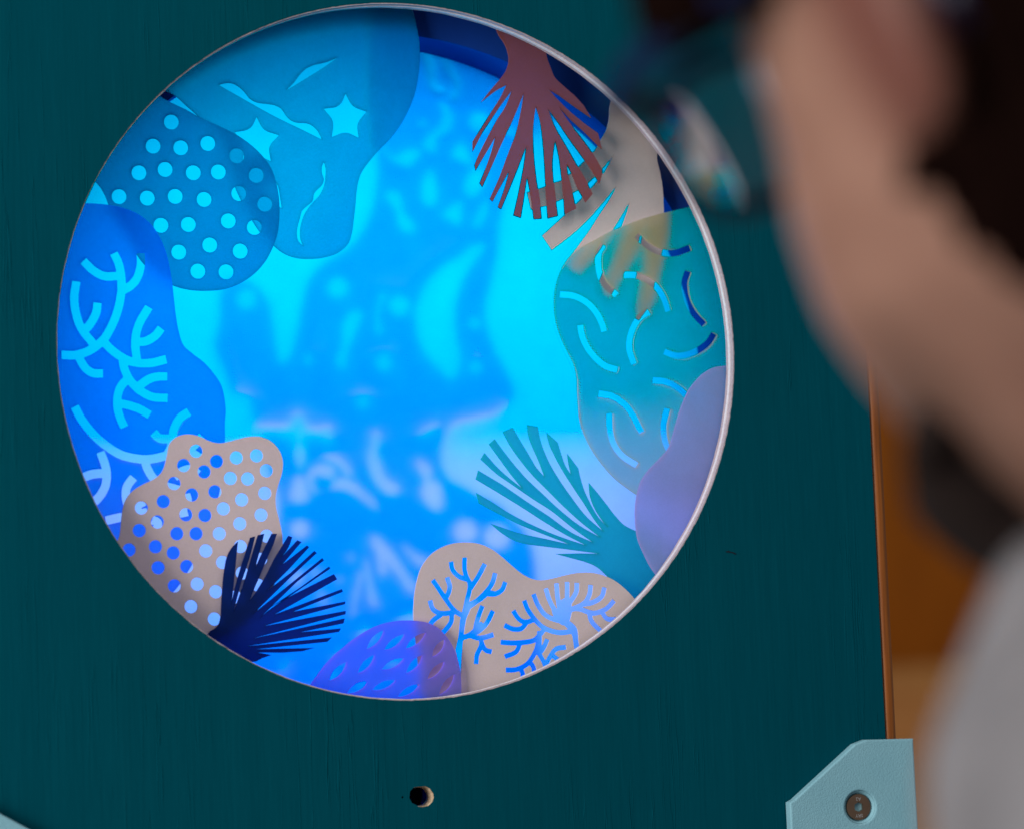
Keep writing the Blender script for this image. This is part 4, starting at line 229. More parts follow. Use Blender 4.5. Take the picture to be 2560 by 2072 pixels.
    'pink': (0.0135, '-2512,-1623 -2484,-1570 -2472,-1543 -2465,-1516 -2460,-1488 -2453,-1432 -2442,-1352 -2438,-1326 -2432,-1300 -2425,-1274 -2416,-1249 -2404,-1225 -2388,-1200 -2368,-1177 -2346,-1156 -2326,-1141 -2305,-1128 -2262,-1105 -2235,-1092 -2180,-1069 -2154,-1055 -2132,-1039 -2111,-1022 -2094,-1003 -2080,-981 -2070,-958 -2062,-933 -2054,-907 -2041,-852 -2032,-804 -2026,-780 -2015,-759 -1993,-733 -1966,-712 -1943,-701 -1919,-693 -1894,-688 -1858,-685 -1823,-689 -1799,-694 -1775,-701 -1752,-710 -1728,-720 -1705,-732 -1682,-742 -1655,-752 -1627,-760 -1599,-765 -1571,-764 -1543,-760 -1490,-749 -1442,-735 -1418,-730 -1370,-720 -1346,-716 -1322,-713 -1293,-712 -1265,-712 -1237,-714 -1213,-720 -1189,-728 -1166,-738 -1140,-754 -1116,-773 -1096,-796 -1080,-818 -1066,-842 -1056,-867 -1048,-894 -1044,-922 -1043,-950 -1045,-978 -1049,-1005 -1056,-1033 -1063,-1057 -1081,-1103 -1089,-1127 -1104,-1173 -1110,-1197 -1115,-1220 -1118,-1252 -1118,-1283 -1116,-1315 -1112,-1342 -1093,-1421 -1077,-1501 -1073,-1528 -1070,-1554 -1069,-1581 -1069,-1634 -1070,-1667 -1073,-1700 -1076,-1733 -1081,-1766 -1088,-1798 -1097,-1832 -1107,-1865 -1119,-1897 -1133,-1929 -1148,-1961 -1165,-1992 -1185,-2023 -1205,-2053 -1227,-2082 -1276,-2147 -1305,-2183 -1334,-2217 -1365,-2251 -1398,-2282 -1439,-2313 -1482,-2340 -1573,-2389 -1617,-2415 -1783,-2410 -1848,-2353 -1980,-2240 -2044,-2182 -2105,-2121 -2153,-2069 -2198,-2014', ['-1736,-830 -1737,-842 -1742,-854 -1749,-865 -1759,-873 -1770,-880 -1782,-884 -1795,-885 -1807,-883 -1819,-879 -1830,-872 -1838,-863 -1845,-852 -1849,-840 -1850,-828 -1848,-815 -1843,-803 -1836,-793 -1827,-784 -1816,-778 -1804,-774 -1791,-772 -1778,-774 -1766,-778 -1756,-785 -1747,-794 -1740,-805 -1737,-817', '-1845,-949 -1847,-961 -1852,-973 -1859,-984 -1868,-992 -1879,-999 -1891,-1003 -1904,-1004 -1917,-1002 -1929,-998 -1939,-991 -1948,-982 -1954,-971 -1958,-959 -1959,-947 -1957,-934 -1953,-923 -1946,-912 -1936,-903 -1925,-897 -1913,-893 -1901,-892 -1888,-893 -1876,-897 -1865,-904 -1857,-913 -1850,-924 -1846,-936', '-1671,-1006 -1673,-1018 -1677,-1030 -1685,-1041 -1694,-1049 -1705,-1056 -1717,-1060 -1730,-1061 -1743,-1059 -1755,-1055 -1765,-1048 -1774,-1039 -1780,-1028 -1784,-1016 -1785,-1004 -1783,-991 -1779,-979 -1772,-969 -1762,-960 -1751,-953 -1739,-950 -1726,-948 -1714,-950 -1702,-954 -1691,-961 -1682,-970 -1676,-981 -1672,-993', '-1561,-919 -1563,-932 -1567,-944 -1574,-954 -1584,-963 -1595,-970 -1607,-974 -1620,-975 -1633,-973 -1645,-969 -1655,-962 -1664,-953 -1670,-942 -1674,-930 -1675,-917 -1674,-905 -1669,-893 -1662,-883 -1652,-874 -1641,-867 -1629,-863 -1616,-862 -1604,-864 -1592,-868 -1581,-875 -1572,-884 -1566,-895 -1562,-907', '-1389,-892 -1391,-904 -1395,-916 -1402,-927 -1412,-935 -1423,-942 -1435,-946 -1448,-947 -1461,-945 -1473,-941 -1484,-934 -1492,-925 -1499,-914 -1503,-902 -1504,-890 -1502,-877 -1497,-865 -1490,-855 -1481,-846 -1469,-839 -1457,-835 -1444,-834 -1432,-836 -1420,-840 -1409,-847 -1400,-856 -1394,-867 -1390,-879', '-1213,-877 -1215,-889 -1219,-901 -1227,-912 -1236,-921 -1247,-927 -1260,-931 -1272,-932 -1285,-931 -1297,-926 -1308,-919 -1317,-910 -1323,-899 -1327,-887 -1328,-875 -1326,-862 -1322,-850 -1314,-840 -1305,-831 -1294,-824 -1282,-820 -1269,-819 -1256,-821 -1244,-825 -1233,-832 -1224,-841 -1218,-852 -1214,-864', '-1132,-1005 -1134,-1018 -1138,-1030 -1146,-1041 -1155,-1049 -1166,-1056 -1179,-1060 -1191,-1061 -1204,-1059 -1216,-1055 -1227,-1048 -1236,-1039 -1242,-1028 -1246,-1016 -1247,-1003 -1245,-991 -1241,-979 -1233,-968 -1224,-960 -1213,-953 -1200,-949 -1188,-948 -1175,-949 -1163,-954 -1152,-961 -1143,-970 -1137,-981 -1133,-993', '-1446,-1065 -1448,-1077 -1453,-1089 -1460,-1100 -1469,-1109 -1480,-1115 -1492,-1119 -1505,-1120 -1518,-1119 -1530,-1114 -1541,-1107 -1549,-1098 -1556,-1087 -1560,-1075 -1561,-1063 -1559,-1050 -1554,-1038 -1547,-1028 -1538,-1019 -1527,-1012 -1514,-1009 -1502,-1007 -1489,-1009 -1477,-1013 -1466,-1020 -1457,-1029 -1451,-1040 -1447,-1052', '-1296,-1072 -1298,-1085 -1303,-1097 -1310,-1107 -1320,-1116 -1331,-1122 -1343,-1126 -1356,-1128 -1369,-1126 -1381,-1122 -1391,-1115 -1400,-1106 -1407,-1095 -1410,-1083 -1412,-1070 -1410,-1058 -1405,-1046 -1398,-1035 -1388,-1026 -1377,-1020 -1365,-1016 -1352,-1015 -1339,-1016 -1327,-1021 -1317,-1028 -1308,-1037 -1301,-1048 -1297,-1060', '-1932,-1099 -1934,-1112 -1938,-1124 -1946,-1134 -1955,-1143 -1966,-1149 -1978,-1153 -1991,-1155 -2003,-1153 -2015,-1149 -2026,-1142 -2034,-1133 -2041,-1122 -2045,-1110 -2046,-1097 -2044,-1085 -2039,-1073 -2032,-1063 -2023,-1054 -2012,-1047 -2000,-1043 -1987,-1042 -1974,-1044 -1963,-1048 -1952,-1055 -1943,-1064 -1937,-1075 -1933,-1087', '-1783,-1199 -1785,-1212 -1790,-1224 -1797,-1234 -1806,-1243 -1817,-1249 -1829,-1253 -1842,-1255 -1855,-1253 -1867,-1248 -1877,-1242 -1886,-1233 -1892,-1222 -1896,-1210 -1897,-1197 -1895,-1185 -1891,-1173 -1884,-1162 -1874,-1154 -1863,-1147 -1851,-1143 -1838,-1142 -1826,-1144 -1814,-1148 -1803,-1155 -1795,-1164 -1788,-1175 -1784,-1187', '-1584,-1176 -1585,-1189 -1590,-1201 -1597,-1211 -1607,-1220 -1618,-1226 -1630,-1230 -1643,-1231 -1655,-1230 -1667,-1225 -1678,-1219 -1687,-1209 -1693,-1199 -1697,-1187 -1698,-1174 -1696,-1162 -1692,-1150 -1684,-1139 -1675,-1130 -1664,-1124 -1652,-1120 -1639,-1119 -1626,-1121 -1614,-1125 -1604,-1132 -1595,-1141 -1588,-1152 -1585,-1164', '-1152,-1197 -1153,-1210 -1158,-1222 -1165,-1232 -1175,-1241 -1186,-1248 -1198,-1252 -1211,-1253 -1224,-1251 -1236,-1247 -1247,-1240 -1256,-1231 -1262,-1220 -1266,-1208 -1267,-1195 -1265,-1183 -1260,-1171 -1253,-1160 -1244,-1151 -1233,-1145 -1220,-1141 -1207,-1140 -1195,-1141 -1183,-1146 -1172,-1153 -1163,-1162 -1156,-1173 -1153,-1185', '-1354,-1249 -1356,-1261 -1360,-1273 -1368,-1284 -1377,-1293 -1388,-1299 -1400,-1303 -1413,-1304 -1426,-1302 -1438,-1298 -1449,-1291 -1458,-1282 -1464,-1271 -1468,-1259 -1469,-1247 -1467,-1234 -1462,-1222 -1455,-1212 -1446,-1203 -1435,-1196 -1422,-1192 -1410,-1191 -1397,-1193 -1385,-1197 -1374,-1204 -1365,-1213 -1359,-1224 -1355,-1236', '-2029,-1251 -2031,-1263 -2036,-1275 -2043,-1286 -2052,-1294 -2063,-1301 -2075,-1305 -2088,-1306 -2100,-1304 -2112,-1300 -2123,-1293 -2131,-1284 -2138,-1273 -2142,-1261 -2143,-1249 -2141,-1236 -2136,-1224 -2129,-1214 -2120,-1205 -2109,-1199 -2097,-1195 -2084,-1194 -2072,-1195 -2060,-1200 -2049,-1207 -2040,-1216 -2034,-1226 -2030,-1238', '-1516,-1322 -1517,-1334 -1522,-1346 -1529,-1357 -1539,-1366 -1550,-1372 -1562,-1376 -1575,-1377 -1587,-1375 -1599,-1371 -1610,-1364 -1619,-1355 -1625,-1344 -1629,-1332 -1630,-1320 -1628,-1307 -1624,-1295 -1616,-1285 -1607,-1276 -1596,-1270 -1584,-1266 -1571,-1265 -1558,-1266 -1546,-1271 -1536,-1277 -1527,-1287 -1520,-1297 -1517,-1309', '-2218,-1301 -2220,-1313 -2225,-1325 -2232,-1335 -2241,-1344 -2252,-1350 -2264,-1354 -2277,-1355 -2289,-1354 -2301,-1349 -2311,-1343 -2320,-1334 -2326,-1323 -2330,-1311 -2331,-1298 -2330,-1286 -2325,-1274 -2318,-1264 -2309,-1255 -2298,-1249 -2286,-1245 -2273,-1244 -2261,-1245 -2249,-1250 -2238,-1257 -2230,-1266 -2223,-1276 -2219,-1288', '-1840,-1366 -1841,-1378 -1846,-1390 -1853,-1400 -1862,-1409 -1874,-1416 -1886,-1419 -1898,-1421 -1911,-1419 -1923,-1415 -1933,-1408 -1942,-1399 -1949,-1388 -1952,-1376 -1953,-1363 -1952,-1351 -1947,-1339 -1940,-1329 -1931,-1320 -1920,-1313 -1908,-1310 -1895,-1308 -1882,-1310 -1870,-1314 -1860,-1321 -1851,-1330 -1845,-1341 -1841,-1353', '-1676,-1375 -1678,-1387 -1682,-1399 -1690,-1410 -1699,-1418 -1710,-1425 -1722,-1429 -1735,-1430 -1747,-1428 -1759,-1424 -1770,-1417 -1779,-1408 -1785,-1397 -1789,-1385 -1790,-1373 -1788,-1360 -1784,-1348 -1776,-1338 -1767,-1329 -1756,-1323 -1744,-1319 -1731,-1318 -1719,-1319 -1707,-1324 -1696,-1331 -1687,-1340 -1681,-1350 -1677,-1362', '-1190,-1382 -1192,-1394 -1197,-1406 -1204,-1416 -1214,-1425 -1225,-1432 -1237,-1436 -1250,-1437 -1263,-1435 -1275,-1431 -1285,-1424 -1294,-1415 -1301,-1404 -1305,-1392 -1306,-1379 -1304,-1367 -1299,-1355 -1292,-1344 -1282,-1335 -1271,-1329 -1259,-1325 -1246,-1324 -1233,-1326 -1221,-1330 -1211,-1337 -1202,-1346 -1195,-1357 -1191,-1369', '-1378,-1452 -1379,-1464 -1384,-1476 -1391,-1487 -1401,-1495 -1412,-1502 -1424,-1506 -1437,-1507 -1450,-1505 -1462,-1501 -1472,-1494 -1481,-1485 -1487,-1474 -1491,-1462 -1492,-1449 -1490,-1437 -1486,-1425 -1479,-1414 -1469,-1406 -1458,-1399 -1446,-1395 -1433,-1394 -1420,-1396 -1408,-1400 -1398,-1407 -1389,-1416 -1382,-1427 -1379,-1439', '-2085,-1421 -2087,-1434 -2092,-1445 -2099,-1456 -2108,-1465 -2119,-1471 -2131,-1475 -2144,-1476 -2156,-1474 -2168,-1470 -2179,-1463 -2187,-1454 -2194,-1443 -2197,-1431 -2199,-1419 -2197,-1406 -2192,-1395 -2185,-1384 -2176,-1376 -2165,-1369 -2153,-1365 -2140,-1364 -2128,-1366 -2116,-1370 -2105,-1377 -2097,-1386 -2090,-1397 -2086,-1409', '-2242,-1490 -2244,-1502 -2248,-1514 -2255,-1525 -2264,-1533 -2275,-1540 -2287,-1544 -2300,-1545 -2313,-1543 -2324,-1539 -2335,-1532 -2343,-1523 -2350,-1512 -2354,-1500 -2355,-1488 -2353,-1475 -2348,-1464 -2341,-1453 -2332,-1444 -2321,-1438 -2309,-1434 -2297,-1433 -2284,-1435 -2272,-1439 -2262,-1446 -2253,-1455 -2247,-1466 -2243,-1478', '-1922,-1524 -1924,-1536 -1928,-1548 -1935,-1559 -1945,-1567 -1956,-1574 -1968,-1578 -1980,-1579 -1993,-1577 -2005,-1573 -2015,-1566 -2024,-1557 -2030,-1546 -2034,-1534 -2035,-1521 -2034,-1509 -2029,-1497 -2022,-1487 -2013,-1478 -2002,-1472 -1989,-1468 -1977,-1467 -1964,-1468 -1952,-1473 -1942,-1480 -1933,-1489 -1927,-1500 -1923,-1512', '-1757,-1528 -1759,-1540 -1763,-1552 -1771,-1562 -1780,-1571 -1791,-1578 -1803,-1581 -1816,-1583 -1828,-1581 -1840,-1576 -1851,-1569 -1860,-1560 -1866,-1550 -1870,-1538 -1871,-1525 -1869,-1513 -1864,-1501 -1857,-1490 -1848,-1482 -1837,-1475 -1825,-1471 -1812,-1470 -1800,-1472 -1788,-1476 -1777,-1483 -1768,-1492 -1762,-1503 -1758,-1515', '-1557,-1532 -1559,-1545 -1564,-1556 -1571,-1567 -1580,-1576 -1591,-1582 -1603,-1586 -1616,-1587 -1629,-1585 -1641,-1581 -1651,-1574 -1660,-1565 -1667,-1554 -1670,-1542 -1671,-1530 -1670,-1517 -1665,-1505 -1658,-1495 -1649,-1486 -1637,-1480 -1625,-1476 -1612,-1475 -1600,-1476 -1588,-1481 -1577,-1488 -1568,-1497 -1562,-1508 -1558,-1520', '-1147,-1561 -1149,-1574 -1154,-1586 -1161,-1596 -1170,-1605 -1182,-1611 -1194,-1615 -1207,-1616 -1220,-1615 -1232,-1610 -1242,-1603 -1251,-1594 -1258,-1583 -1261,-1571 -1263,-1559 -1261,-1546 -1256,-1534 -1249,-1524 -1239,-1515 -1228,-1509 -1216,-1505 -1203,-1504 -1190,-1505 -1178,-1510 -1167,-1517 -1159,-1526 -1152,-1537 -1148,-1549', '-1379,-1644 -1381,-1657 -1386,-1668 -1393,-1679 -1402,-1688 -1413,-1694 -1426,-1698 -1438,-1699 -1451,-1697 -1463,-1693 -1474,-1686 -1483,-1677 -1489,-1666 -1493,-1654 -1494,-1641 -1492,-1629 -1487,-1617 -1480,-1607 -1471,-1598 -1460,-1592 -1448,-1588 -1435,-1586 -1422,-1588 -1410,-1593 -1399,-1600 -1391,-1609 -1384,-1620 -1380,-1632', '-2108,-1629 -2110,-1642 -2115,-1653 -2122,-1664 -2131,-1673 -2142,-1679 -2154,-1683 -2167,-1684 -2179,-1682 -2191,-1678 -2201,-1671 -2210,-1662 -2217,-1651 -2220,-1639 -2221,-1627 -2220,-1614 -2215,-1603 -2208,-1592 -2199,-1584 -2188,-1577 -2176,-1573 -2163,-1572 -2151,-1574 -2139,-1578 -2128,-1585 -2120,-1594 -2113,-1605 -2109,-1617', '-2334,-1651 -2336,-1663 -2340,-1675 -2347,-1685 -2356,-1694 -2367,-1700 -2379,-1704 -2392,-1705 -2404,-1703 -2416,-1699 -2426,-1692 -2435,-1683 -2441,-1672 -2445,-1661 -2446,-1648 -2445,-1636 -2440,-1624 -2433,-1614 -2424,-1605 -2413,-1599 -2401,-1595 -2388,-1594 -2376,-1595 -2364,-1600 -2354,-1607 -2345,-1616 -2339,-1626 -2335,-1638', '-1958,-1685 -1959,-1698 -1964,-1710 -1971,-1720 -1980,-1729 -1991,-1735 -2004,-1739 -2016,-1740 -2029,-1738 -2041,-1734 -2051,-1727 -2060,-1718 -2066,-1707 -2070,-1695 -2071,-1683 -2069,-1670 -2065,-1659 -2058,-1648 -2048,-1639 -2037,-1633 -2025,-1629 -2013,-1628 -2000,-1630 -1988,-1634 -1978,-1641 -1969,-1650 -1963,-1661 -1959,-1673', '-1679,-1675 -1680,-1687 -1685,-1699 -1692,-1709 -1701,-1718 -1712,-1724 -1725,-1728 -1737,-1729 -1750,-1728 -1762,-1723 -1773,-1716 -1781,-1707 -1788,-1696 -1792,-1684 -1793,-1672 -1791,-1659 -1786,-1648 -1779,-1637 -1770,-1628 -1759,-1622 -1747,-1618 -1734,-1617 -1721,-1619 -1709,-1623 -1699,-1630 -1690,-1639 -1683,-1650 -1680,-1662', '-1537,-1775 -1538,-1788 -1543,-1799 -1550,-1810 -1559,-1818 -1571,-1825 -1583,-1829 -1596,-1830 -1608,-1828 -1620,-1824 -1631,-1817 -1640,-1808 -1646,-1797 -1650,-1785 -1651,-1772 -1649,-1760 -1644,-1748 -1637,-1738 -1628,-1729 -1617,-1722 -1605,-1719 -1592,-1718 -1579,-1719 -1567,-1724 -1557,-1731 -1548,-1740 -1541,-1751 -1538,-1763', '-2091,-1807 -2093,-1819 -2098,-1831 -2105,-1841 -2114,-1850 -2125,-1856 -2137,-1860 -2150,-1861 -2162,-1859 -2174,-1855 -2185,-1848 -2193,-1839 -2200,-1828 -2203,-1816 -2204,-1804 -2203,-1791 -2198,-1780 -2191,-1769 -2182,-1761 -2171,-1754 -2159,-1751 -2146,-1749 -2134,-1751 -2122,-1756 -2111,-1763 -2103,-1772 -2096,-1782 -2092,-1794', '-1847,-1802 -1848,-1815 -1853,-1827 -1860,-1837 -1869,-1846 -1880,-1852 -1892,-1856 -1905,-1857 -1918,-1855 -1930,-1851 -1940,-1844 -1949,-1835 -1955,-1824 -1959,-1812 -1960,-1800 -1958,-1787 -1954,-1775 -1947,-1765 -1937,-1756 -1926,-1750 -1914,-1746 -1902,-1745 -1889,-1747 -1877,-1751 -1867,-1758 -1858,-1767 -1851,-1778 -1848,-1790', '-1206,-1757 -1207,-1770 -1212,-1782 -1219,-1792 -1229,-1801 -1240,-1807 -1252,-1811 -1265,-1812 -1278,-1811 -1290,-1806 -1301,-1799 -1309,-1790 -1316,-1779 -1320,-1767 -1321,-1755 -1319,-1742 -1314,-1730 -1307,-1720 -1298,-1711 -1286,-1705 -1274,-1701 -1261,-1700 -1249,-1701 -1236,-1706 -1226,-1713 -1217,-1722 -1210,-1733 -1207,-1745', '-1370,-1869 -1372,-1882 -1377,-1894 -1384,-1904 -1393,-1913 -1404,-1919 -1416,-1923 -1429,-1924 -1442,-1922 -1454,-1918 -1465,-1911 -1473,-1902 -1480,-1891 -1484,-1879 -1485,-1866 -1483,-1854 -1478,-1842 -1471,-1832 -1462,-1823 -1451,-1817 -1438,-1813 -1426,-1812 -1413,-1813 -1401,-1818 -1390,-1825 -1381,-1834 -1375,-1845 -1371,-1857', '-1957,-1963 -1959,-1975 -1963,-1987 -1970,-1997 -1980,-2006 -1991,-2012 -2003,-2016 -2015,-2017 -2028,-2015 -2040,-2011 -2050,-2004 -2059,-1995 -2065,-1984 -2069,-1972 -2070,-1960 -2069,-1947 -2064,-1936 -2057,-1925 -2048,-1917 -2037,-1910 -2025,-1906 -2012,-1905 -1999,-1907 -1988,-1911 -1977,-1918 -1968,-1927 -1962,-1938 -1958,-1950', '-1761,-1953 -1763,-1965 -1768,-1977 -1775,-1987 -1784,-1996 -1795,-2002 -1807,-2006 -1820,-2007 -1833,-2005 -1844,-2001 -1855,-1994 -1864,-1985 -1870,-1974 -1874,-1962 -1875,-1950 -1873,-1937 -1869,-1926 -1861,-1915 -1852,-1907 -1841,-1900 -1829,-1896 -1816,-1895 -1804,-1897 -1792,-1901 -1781,-1908 -1773,-1917 -1766,-1928 -1762,-1940', '-1604,-2021 -1606,-2034 -1611,-2045 -1618,-2056 -1627,-2064 -1638,-2071 -1650,-2075 -1663,-2076 -1676,-2074 -1688,-2069 -1698,-2062 -1707,-2053 -1713,-2042 -1717,-2031 -1718,-2018 -1716,-2006 -1712,-1994 -1705,-1983 -1695,-1975 -1684,-1968 -1672,-1965 -1659,-1964 -1647,-1965 -1635,-1970 -1624,-1977 -1616,-1986 -1609,-1997 -1605,-2009', '-1821,-2141 -1823,-2153 -1827,-2165 -1834,-2176 -1843,-2184 -1854,-2190 -1867,-2194 -1879,-2195 -1892,-2193 -1904,-2189 -1914,-2182 -1923,-2173 -1929,-2162 -1933,-2150 -1934,-2138 -1932,-2125 -1928,-2114 -1921,-2103 -1911,-2095 -1901,-2088 -1888,-2085 -1876,-2084 -1863,-2085 -1851,-2090 -1841,-2097 -1832,-2106 -1826,-2117 -1822,-2129', '-1624,-2252 -1626,-2264 -1630,-2276 -1637,-2286 -1647,-2295 -1658,-2301 -1670,-2305 -1683,-2306 -1695,-2304 -1707,-2300 -1718,-2293 -1726,-2283 -1733,-2273 -1737,-2261 -1738,-2248 -1736,-2236 -1731,-2224 -1724,-2214 -1715,-2205 -1704,-2199 -1692,-2195 -1679,-2194 -1666,-2196 -1654,-2200 -1644,-2207 -1635,-2216 -1629,-2227 -1625,-2239', '-1235,-1976 -1237,-1989 -1241,-2000 -1248,-2011 -1258,-2019 -1269,-2026 -1281,-2030 -1294,-2031 -1307,-2029 -1319,-2025 -1330,-2018 -1338,-2008 -1345,-1998 -1349,-1986 -1350,-1973 -1348,-1961 -1343,-1949 -1336,-1938 -1327,-1930 -1315,-1923 -1303,-1919 -1290,-1918 -1278,-1920 -1266,-1925 -1255,-1932 -1246,-1941 -1240,-1952 -1236,-1964', '-1435,-2070 -1437,-2083 -1442,-2094 -1449,-2105 -1458,-2113 -1469,-2120 -1482,-2124 -1494,-2125 -1507,-2123 -1519,-2118 -1530,-2111 -1538,-2102 -1545,-2091 -1549,-2080 -1550,-2067 -1548,-2055 -1543,-2043 -1536,-2032 -1527,-2024 -1516,-2017 -1504,-2014 -1491,-2013 -1478,-2014 -1466,-2019 -1455,-2026 -1447,-2035 -1440,-2046 -1436,-2058']),
    'navy': (0.0105, '-1775,-2398 -1732,-2353 -1685,-2327 -1665,-2309 -1651,-2279 -1642,-2246 -1636,-2217 -1634,-2188 -1630,-2130 -1620,-2025 -1612,-1955 -1605,-1899 -1595,-1844 -1584,-1788 -1578,-1761 -1569,-1735 -1558,-1708 -1544,-1683 -1529,-1662 -1513,-1643 -1492,-1623 -1470,-1605 -1504,-1865 -1543,-2138 -1526,-2065 -1513,-2016 -1501,-1974 -1488,-1932 -1461,-1849 -1436,-1779 -1361,-1573 -1319,-1563 -1346,-1658 -1363,-1712 -1373,-1742 -1406,-1832 -1443,-1925 -1460,-1973 -1476,-2024 -1500,-2103 -1532,-2214 -1467,-2052 -1435,-1969 -1414,-1914 -1393,-1849 -1361,-1751 -1295,-1554 -1240,-1543 -1274,-1660 -1305,-1753 -1312,-1776 -1328,-1840 -1298,-1774 -1277,-1730 -1264,-1707 -1175,-1545 -1130,-1546 -1156,-1616 -1166,-1639 -1178,-1665 -1217,-1741 -1230,-1766 -1282,-1882 -1333,-1986 -1356,-2037 -1388,-2113 -1325,-2031 -1294,-1987 -1264,-1942 -1235,-1895 -1219,-1868 -1174,-1784 -1158,-1756 -1128,-1710 -1031,-1566 -998,-1578 -1021,-1637 -1035,-1665 -1049,-1687 -1065,-1708 -1098,-1748 -954,-1606 -919,-1621 -1094,-1810 -871,-1652 -854,-1667 -1041,-1853 -1239,-2034 -1018,-1877 -809,-1700 -789,-1718 -1032,-1924 -1359,-2219 -1218,-2115 -742,-1763 -729,-1782 -973,-1960 -1307,-2258 -1233,-2199 -685,-1836 -676,-1853 -963,-2019 -1232,-2181 -1098,-2109 -645,-1901 -620,-1946 -1174,-2229 -580,-2030 -574,-2053 -1011,-2210 -554,-2136 -557,-2158 -1267,-2323 -553,-2216 -558,-2245 -1366,-2425 -565,-2280 -577,-2322 -952,-2385 -601,-2364 -620,-2393 -1416,-2488 -682,-2438 -726,-2474 -1342,-2517 -836,-2522 -945,-2547 -1113,-2553 -1334,-2545 -1210,-2570 -1294,-2594 -1349,-2621 -1438,-2624', []),
    'mound': (0.0105, '-934,-2910 -891,-2845 -845,-2780 -812,-2737 -795,-2716 -776,-2694 -736,-2653 -694,-2614 -671,-2592 -621,-2551 -570,-2512 -516,-2474 -489,-2456 -461,-2439 -433,-2422 -380,-2393 -353,-2380 -325,-2367 -297,-2356 -270,-2347 -244,-2339 -216,-2333 -189,-2327 -161,-2322 -131,-2318 -100,-2315 -69,-2313 -39,-2313 -6,-2314 27,-2316 59,-2319 115,-2327 142,-2332 169,-2340 198,-2352 227,-2367 253,-2384 273,-2401 291,-2419 308,-2438 324,-2458 341,-2480 356,-2504 370,-2529 382,-2554 394,-2580 404,-2607 413,-2635 421,-2662 427,-2686 432,-2709 439,-2757 441,-2781 443,-2813 444,-2844 443,-2903 441,-2929 437,-2982 433,-3014 423,-3076 280,-3073 138,-3073 -5,-3071 -146,-3065 -286,-3050 -359,-3039 -432,-3025 -504,-3010 -705,-2965', ['-383,-2547 -344,-2533 -310,-2514 -281,-2490 -258,-2461 -239,-2428 -225,-2390 -264,-2404 -298,-2424 -327,-2448 -351,-2476 -369,-2509', '-228,-2558 -187,-2551 -150,-2538 -117,-2520 -88,-2496 -64,-2466 -43,-2431 -84,-2438 -121,-2451 -154,-2470 -183,-2494 -207,-2523', '-39,-2553 2,-2545 38,-2531 71,-2512 99,-2488 124,-2458 144,-2422 103,-2430 66,-2444 33,-2463 5,-2487 -19,-2517', '-719,-2804 -681,-2790 -647,-2771 -618,-2747 -593,-2719 -574,-2685 -560,-2647 -599,-2662 -633,-2681 -662,-2704 -686,-2733 -705,-2766', '-469,-2750 -431,-2737 -398,-2718 -369,-2695 -346,-2667 -328,-2634 -314,-2597 -353,-2611 -386,-2629 -415,-2652 -438,-2680 -456,-2713', '-258,-2724 -217,-2725 -179,-2719 -144,-2707 -112,-2689 -83,-2665 -57,-2635 -98,-2634 -136,-2640 -171,-2652 -203,-2670 -232,-2694', '-44,-2765 -6,-2751 26,-2733 54,-2711 76,-2683 93,-2651 105,-2614 68,-2627 35,-2645 8,-2668 -14,-2696 -32,-2728', '-569,-2917 -530,-2916 -495,-2910 -463,-2897 -435,-2879 -409,-2854 -387,-2823 -426,-2824 -461,-2831 -493,-2843 -522,-2862 -547,-2886', '-347,-2895 -306,-2898 -267,-2895 -231,-2885 -197,-2869 -166,-2847 -137,-2818 -179,-2815 -217,-2818 -254,-2828 -287,-2844 -319,-2867', '-125,-2962 -83,-2960 -46,-2952 -11,-2938 20,-2919 48,-2893 73,-2861 31,-2863 -6,-2871 -41,-2884 -72,-2904 -100,-2930', '144,-2821 182,-2809 215,-2792 243,-2770 266,-2744 284,-2712 297,-2676 259,-2688 226,-2705 198,-2726 175,-2753 157,-2784', '243,-2958 280,-2940 312,-2918 338,-2892 359,-2861 374,-2826 383,-2788 346,-2805 314,-2827 288,-2854 267,-2884 253,-2919', '195,-2631 228,-2617 255,-2599 277,-2577 293,-2551 304,-2521 308,-2487 275,-2501 248,-2518 226,-2540 210,-2567 199,-2597']),
